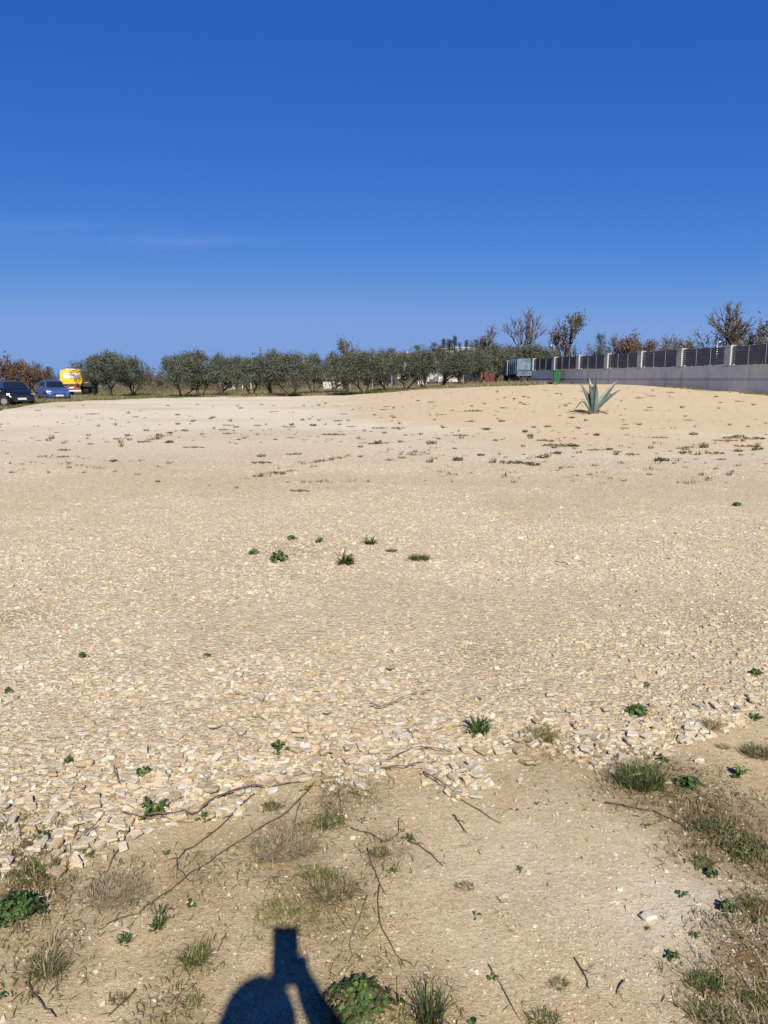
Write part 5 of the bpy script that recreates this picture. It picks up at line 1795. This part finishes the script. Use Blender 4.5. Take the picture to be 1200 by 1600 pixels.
# far-off wood and undergrowth that read as one mass
rs = np.random.RandomState(77)
C = []
for px in np.arange(-260, 1500, 5.0):
    y = 150 + 45 * math.sin(px * .013) + rs.uniform(-15, 15)
    p = far(px, y)
    h = 2.6 + 1.0 * math.sin(px * .05) + rs.uniform(-.8, 1.2)
    for t in np.linspace(.05, 1, 6):
        C.append((p.x + rs.normal(0, .5), p.y + rs.normal(0, 1), p.z + h * t))
V, F, Cc = leaf_cloud(rs, np.array(C), 26000, .55, .42, .22, [(.075, .08, .045), (.11, .085, .06), (.06, .075, .045), (.13, .10, .075)])
tag(link('distant_woods', np_mesh('distant_woods', V, F, Cc, (M['straw'],))), 'low far off wood closing the horizon behind the grove', 'woods', kind='stuff')

# undergrowth below and behind the olive trees
C = []
for _ in range(620):
    px = rs.uniform(-40, 870); y = rs.uniform(86, 104)
    p = far(px, y)
    C.append((p.x, p.y, p.z + rs.uniform(.05, .85)))
V, F, Cc = leaf_cloud(rs, np.array(C), 17000, .32, .26, .05, [(.12, .10, .06), (.10, .10, .05), (.16, .125, .08), (.09, .07, .055)], .25, .6)
tag(link('undergrowth', np_mesh('undergrowth', V, F, Cc, (M['straw'],))), 'tangled dry brush behind the olive trunks', 'undergrowth', kind='stuff')

# field grass: from the lot's edge back past the trees
n = 70000
px = rs.uniform(-60, 880, n)
th = np.arctan((px - 600) / FPX / CP)
fr = np.interp(th, FAR_TH, FAR_R)
r = fr * (.985 + .55 * rs.uniform(0, 1, n) ** 1.5)
X = r * np.sin(th); Y = r * np.cos(th)
fine, g, yel = masks(X, Y)
keep = g > .35
X, Y = X[keep], Y[keep]
n = len(X)
patch = vnoise(X * .16, Y * .16, 91) + .5 * vnoise(X * .6, Y * .6, 92)
hh = .10 + .16 * np.clip(patch + .4, 0, 1.4)
cg = np.where((patch + .3 * rs.standard_normal(n) + .25 * (X > 0))[:, None] < .12, np.array([(.105, .125, .04)]), np.array([(.23, .19, .115)])) * (1 + .25 * rs.standard_normal((n, 1)))
az = rs.uniform(0, 2 * PI, n)
base = np.stack([X, Y, ht(X, Y) - .01], -1)
sd = np.stack([np.cos(az), np.sin(az), 0 * az], -1) * .028
tip = base + np.stack([rs.normal(0, .06, n), rs.normal(0, .06, n), hh * rs.uniform(.5, 1.4, n)], -1)
V = np.stack([base - sd, base + sd, tip], 1).reshape(-1, 3)
tag(link('field_grass', np_mesh('field_grass', V, np.arange(3 * n).reshape(n, 3), np.repeat(np.clip(cg, .02, .5), 3, 0), (M['plant'],))), 'rough dry and green grass along the edge of the lot and under the trees', 'grass', kind='stuff')

# fringe of grass at the foot of the wall
n = 5200
t = rs.uniform(-2.3, 5.5, n)
nrm = np.array([-WALL_D.y, WALL_D.x])
off = .16 + np.abs(rs.normal(0, .28, n))
X = WALL_0.x - WALL_D.x * WSTEP * t + nrm[0] * off; Y = WALL_0.y - WALL_D.y * WSTEP * t + nrm[1] * off
keep = vnoise(t * 1.3, t * 0 + 3, 95) + .4 * vnoise(t * 5, t * 0, 96) > -.15
X, Y = X[keep], Y[keep]
n = len(X)
az = rs.uniform(0, 2 * PI, n)
base = np.stack([X, Y, ht(X, Y) - .01], -1)
sd = np.stack([np.cos(az), np.sin(az), 0 * az], -1) * .018
tip = base + np.stack([rs.normal(0, .05, n), rs.normal(0, .05, n), rs.uniform(.05, .17, n)], -1)
V = np.stack([base - sd, base + sd, tip], 1).reshape(-1, 3)
cg = np.array([OLIVEG, DRY, GREEN])[rs.randint(0, 3, n)]
tag(link('wall_grass', np_mesh('wall_grass', V, np.arange(3 * n).reshape(n, 3), np.repeat(cg, 3, 0), (M['plant'],))), 'thin grass growing along the foot of the concrete wall', 'grass', kind='stuff')


# ------------------------------------------------------------------ buildings and small things beyond the trees
def house(px, y, base_z, w, d, hwall, hroof, rz, label, roof='terracotta', name='house', windows=3):
    p = far(px, y)
    p.z += base_z
    root = empty(name, p, rz, label, 'house' if name == 'house' else name.replace('_', ' '))
    wl = MB().box((0, 0, hwall / 2 - 1), (w, d, hwall + 2)).build('wall', M['plaster'], root)
    rf = MB().add([(-w / 2 - .3, -d / 2 - .3, hwall), (w / 2 + .3, -d / 2 - .3, hwall), (w / 2 + .3, d / 2 + .3, hwall), (-w / 2 - .3, d / 2 + .3, hwall), (-w / 2 - .3, 0, hwall + hroof), (w / 2 + .3, 0, hwall + hroof)],
                  [(0, 1, 5, 4), (2, 3, 4, 5), (0, 4, 3), (1, 2, 5), (3, 2, 1, 0)]).build('roof', M[roof], root)
    MB().box((w * .25, d * .1, hwall + hroof * .8), (.5, .5, hroof)).build('chimney', M['plaster'], rf)
    for i in range(windows):
        x = -w / 2 + w * (i + .5) / windows
        for z in ([hwall * .5] if hwall < 4 else [hwall * .28, hwall * .75]):
            fr = MB().box((x, -d / 2 - .02, z), (1.15, .08, 1.25)).build('window', M['white_paint'], root)
            MB().box((x, -d / 2 - .065, z), (.95, .03, 1.05)).build('pane', M['glass'], fr)
    return root


house(629, 165, 0, 4.4, 6, 3.4, 1.5, .3, 'house with terracotta roof showing between treetops')
house(693, 210, 0, 5, 7, 2.3, .4, .2, 'distant white house left of the tallest cypress', 'plaster')
house(718, 214, 0, 6, 7, 2.0, .4, -.1, 'distant wide white house right of the tallest cypress', 'plaster')
house(738, 208, 0, 5, 7, 1.9, .4, .3, 'distant white house at the right end of the white group', 'plaster')
house(672, 112, 0, 4.5, 4, 1.5, .5, .15, 'low white building behind olive trunks left of the vans', 'plaster', windows=2)
house(361, 106, 0, 1.6, 2, 1.6, .5, .2, 'small white shed behind the left olive trunks', 'plaster', 'shed', 1)
house(389, 108, 0, 1.3, 2, 1.7, .4, .1, 'narrow white shed right of the small white shed', 'plaster', 'shed', 1)
house(524, 104, 0, 2.6, 2.4, 1.3, 1.0, 1.35, 'white gabled hut behind the middle olive trunks', 'plaster', 'shed', 1)


def van(px, y, rz, label, paint='white_paint'):
    p = far(px, y)
    root = empty('parked_van', p, rz, label, 'van', 'vehicles parked behind the olive trees')
    MB().loft([[(-.85, -2.2, .35), (.85, -2.2, .35), (.85, -2.2, .95), (-.85, -2.2, .95)], [(-.9, -1.6, .3), (.9, -1.6, .3), (.9, -1.6, 1.1), (-.9, -1.6, 1.1)], [(-.9, -.9, .3), (.9, -.9, .3), (.82, -.9, 1.9), (-.82, -.9, 1.9)], [(-.9, 2.2, .3), (.9, 2.2, .3), (.82, 2.2, 1.95), (-.82, 2.2, 1.95)]]).build('body', M[paint], root)
    MB().slab([(-.7, -1.55, 1.15), (.7, -1.55, 1.15), (.68, -1.0, 1.78), (-.68, -1.0, 1.78)], .02).build('windscreen', M['glass'], root)
    for sx in (-1, 1):
        MB().box((sx * .875, -.3, 1.4), (.04, .9, .5)).build('side_window', M['glass'], root)
        for yy_ in (-1.4, 1.4):
            wheel(root, sx * .82, yy_, .33, .2)


van(692, 108, R(60), 'white van seen behind the slender olive trunk')
van(704, 100, R(-70), 'second white van right of the first behind the trees')
van(160, 120, R(80), 'pale vehicle far behind the olive clump by the yellow truck', 'truck_pale')
van(596, 104, R(75), 'dark blue vehicle behind the wide middle olive tree', 'navy_paint')
van(738, 100, R(80), 'dark vehicle left of the red sheeting', 'navy_paint')

p = far(763, 92)
root = empty('red_sheet_screen', p, 0, 'faded red sheeting hung between posts left of the blue grey truck', 'screen')
V = []
nx = 14
for j in range(2):
    for i in range(nx):
        V.append((-1.0 + 2.0 * i / (nx - 1), .06 * math.sin(i * 1.3) + .03 * j, (.25 + 1.05 * j) + .05 * math.sin(i * .9 + j)))
mb = MB().add(V, [(i, i + 1, nx + i + 1, nx + i) for i in range(nx - 1)])
o = mb.build('sheet', M['red_sheet'], root)
sm = o.modifiers.new('thickness', 'SOLIDIFY'); sm.thickness = .012
for sx in (-1.02, 1.02):
    MB().tube([(sx, .05, -.1), (sx, .05, 1.45)], .03, 6).build('post', M['wood_post'], root)

for px, y, h in ((763, 84, 1.7), (612, 88, 1.5), (628, 89, 1.5), (582, 88, 1.6), (598, 90, 1.5), (602, 86, 1.2), (722, 86, 1.5), (684, 88, 1.5), (666, 87, 1.5), (548, 90, 1.4), (215, 88, 1.5)):
    p = far(px, y)
    o = MB().tube([(0, 0, -.2), (0, 0, h)], .045, 6).build('fence_post', M['wood_post'])
    o.location = p
    tag(o, 'pale thin wooden post standing behind the olive trunks', 'post', 'thin pale posts behind the olive trees')

p = far(1109, 58)
root = empty('flue_pipe', p, 0, 'shiny silver flue pipe poking above the fence panels', 'flue pipe')
hz = top_h(531, 58, p)
MB().tube([(0, 0, 0), (0, 0, hz)], .13, 14).build('pipe', M['silver'], root, smooth=True)
MB().tube([(0, 0, hz - .28), (.2, 0, hz - .25), (.42, 0, hz - .22)], [.07, .07, .06], 10).build('side_outlet', M['silver'], root, smooth=True)
MB().tube([(0, 0, hz), (0, 0, hz + .05)], .15, 14).build('cap', M['dark_metal'], root)


# ------------------------------------------------------------------ the photographer, who casts the shadow in front
def skinned(name, verts, edges, m, parent=None, root_i=0, sub=2):
    me = bpy.data.meshes.new(name)
    me.from_pydata([v[0] for v in verts], edges, [])
    o = link(name, me, parent)
    sk = o.modifiers.new('skin', 'SKIN')
    for i, v in enumerate(verts):
        r = v[1]
        me.skin_vertices[0].data[i].radius = r if isinstance(r, tuple) else (r, r)
        me.skin_vertices[0].data[i].use_root = (i == root_i)
    sk.use_smooth_shade = True
    ss = o.modifiers.new('subdiv', 'SUBSURF'); ss.levels = sub; ss.render_levels = sub
    me.materials.append(m)
    return o


def photographer():
    root = empty('person', (0, 0, 0), 0, 'person in a dark jacket holding up a phone, casting the shadow on the dirt', 'person')
    hx, hy = -.035, -.40
    V = [((hx, hy - .05, .96), (.17, .12)), ((hx, hy - .06, 1.12), (.15, .11)), ((hx, hy - .05, 1.28), (.17, .12)), ((hx, hy - .04, 1.40), (.15, .09)), ((hx, hy - .02, 1.48), .060), ((hx, hy + .02, 1.60), (.075, .09)), ((hx, hy + .01, 1.68), (.062, .075)),
         # right arm, raised
         ((hx + .19, hy - .03, 1.40), .062), ((.27, -.22, 1.19), .052), ((.085, -.066, 1.36), .040), ((.018, -.036, 1.435), (.044, .026)),
         # left arm hanging
         ((hx - .19, hy - .03, 1.40), .062), ((hx - .25, hy - .06, 1.12), .048), ((hx - .24, hy + .02, .88), .034), ((hx - .235, hy + .05, .80), (.03, .02)),
         # legs
         ((hx + .10, hy - .05, .88), .095), ((hx + .11, hy - .02, .50), .062), ((hx + .11, hy - .06, .10), .045), ((hx + .12, hy + .12, .045), .038),
         ((hx - .10, hy - .05, .88), .095), ((hx - .11, hy - .03, .50), .062), ((hx - .12, hy - .07, .10), .045), ((hx - .13, hy + .11, .045), .038)]
    E = [(0, 1), (1, 2), (2, 3), (3, 4), (4, 5), (5, 6), (3, 7), (7, 8), (8, 9), (9, 10), (3, 11), (11, 12), (12, 13), (13, 14), (0, 15), (15, 16), (16, 17), (17, 18), (0, 19), (19, 20), (20, 21), (21, 22)]
    # fingers of the raised hand close round the phone, thumb on the near face
    f0 = len(V)
    for i, z in enumerate((1.475, 1.455, 1.435, 1.415)):
        b = len(V)
        V += [((.034, -.024, z - .006), .012), ((.031, .002, z), .010), ((.008, .008, z + .002), .009)]
        E += [(10, b), (b, b + 1), (b + 1, b + 2)]
    b = len(V)
    V += [((.022, -.040, 1.455), .013), ((.010, -.040, 1.475), .011), ((-.006, -.036, 1.485), .010)]
    E += [(10, b), (b, b + 1), (b + 1, b + 2)]
    # fingers of the hanging hand
    for i in range(4):
        b = len(V)
        V += [((hx - .235 + (.0), hy + .03 + i * .016, .74 - .01 * abs(i - 1.5)), .009), ((hx - .225, hy + .035 + i * .015, .695 - .01 * abs(i - 1.5)), .008)]
        E += [(14, b), (b, b + 1)]
    b = len(V)
    V += [((hx - .215, hy + .075, .775), .010), ((hx - .205, hy + .085, .74), .009)]
    E += [(14, b), (b, b + 1)]
    skinned('body', V, E, M['jacket'], root)
    # hair and face details
    bm = bmesh.new()
    bmesh.ops.create_uvsphere(bm, u_segments=20, v_segments=14, radius=1)
    for v in bm.verts:
        v.co = Vector((v.co.x * .098, v.co.y * .112 - .01, v.co.z * .115))
        if v.co.y > .055 and v.co.z < .06:
            v.co.y *= .5
    me = bpy.data.meshes.new('hair'); bm.to_mesh(me); bm.free(); me.materials.append(M['hair'])
    o = link('hair', me, root); o.location = (hx, hy, 1.615)
    MB().loft([[(-.066, .0, -.10), (.066, .0, -.10), (.066, .075, -.08), (-.066, .075, -.08)], [(-.072, .0, .0), (.072, .0, .0), (.06, .105, .0), (-.06, .105, .0)], [(-.066, 0, .06), (.066, 0, .06), (.05, .09, .06), (-.05, .09, .06)]]).build('face', M['skin'], root, bevel=.012).location = (hx, hy + .01, 1.60)
    MB().loft([[(-.012, .10, .02), (.012, .10, .02), (.008, .10, .03)], [(-.016, .13, -.02), (.016, .13, -.02), (.006, .12, -.005)]]).build('nose', M['skin'], root).location = (hx, hy + .01, 1.60)
    for sx in (-1, 1):
        MB().box((hx + sx * .03, hy + .115, 1.615), (.024, .012, .012)).build('eye', M['white_paint'], root)
        MB().tube([(hx + sx * .085, hy - .01, 1.58), (hx + sx * .098, hy - .015, 1.61), (hx + sx * .09, hy - .01, 1.635)], [.012, .016, .01], 6).build('ear', M['skin'], root)
        MB().box((hx + sx * .115, hy + .03, .035), (.09, .27, .07), taper=.8).build('shoe', M['leather'], root, bevel=.012)
    # phone, held upright; the camera looks out of its upper right corner
    ph = empty('smartphone', (-.018, -.014, EYE - .052), 0, 'dark phone held upright in the raised hand, seen as shadow', 'phone')
    ph.rotation_euler = (-PITCH, 0, 0)
    MB().box((0, 0, 0), (.074, .0085, .158)).build('shell', M['phone'], ph, bevel=.003)
    MB().box((0, -.0048, 0), (.069, .0012, .150)).build('screen', M['glass'], ph)
    MB().box((.018, .0050, .054), (.022, .0018, .034)).build('lens_plate', M['dark_metal'], ph)


photographer()
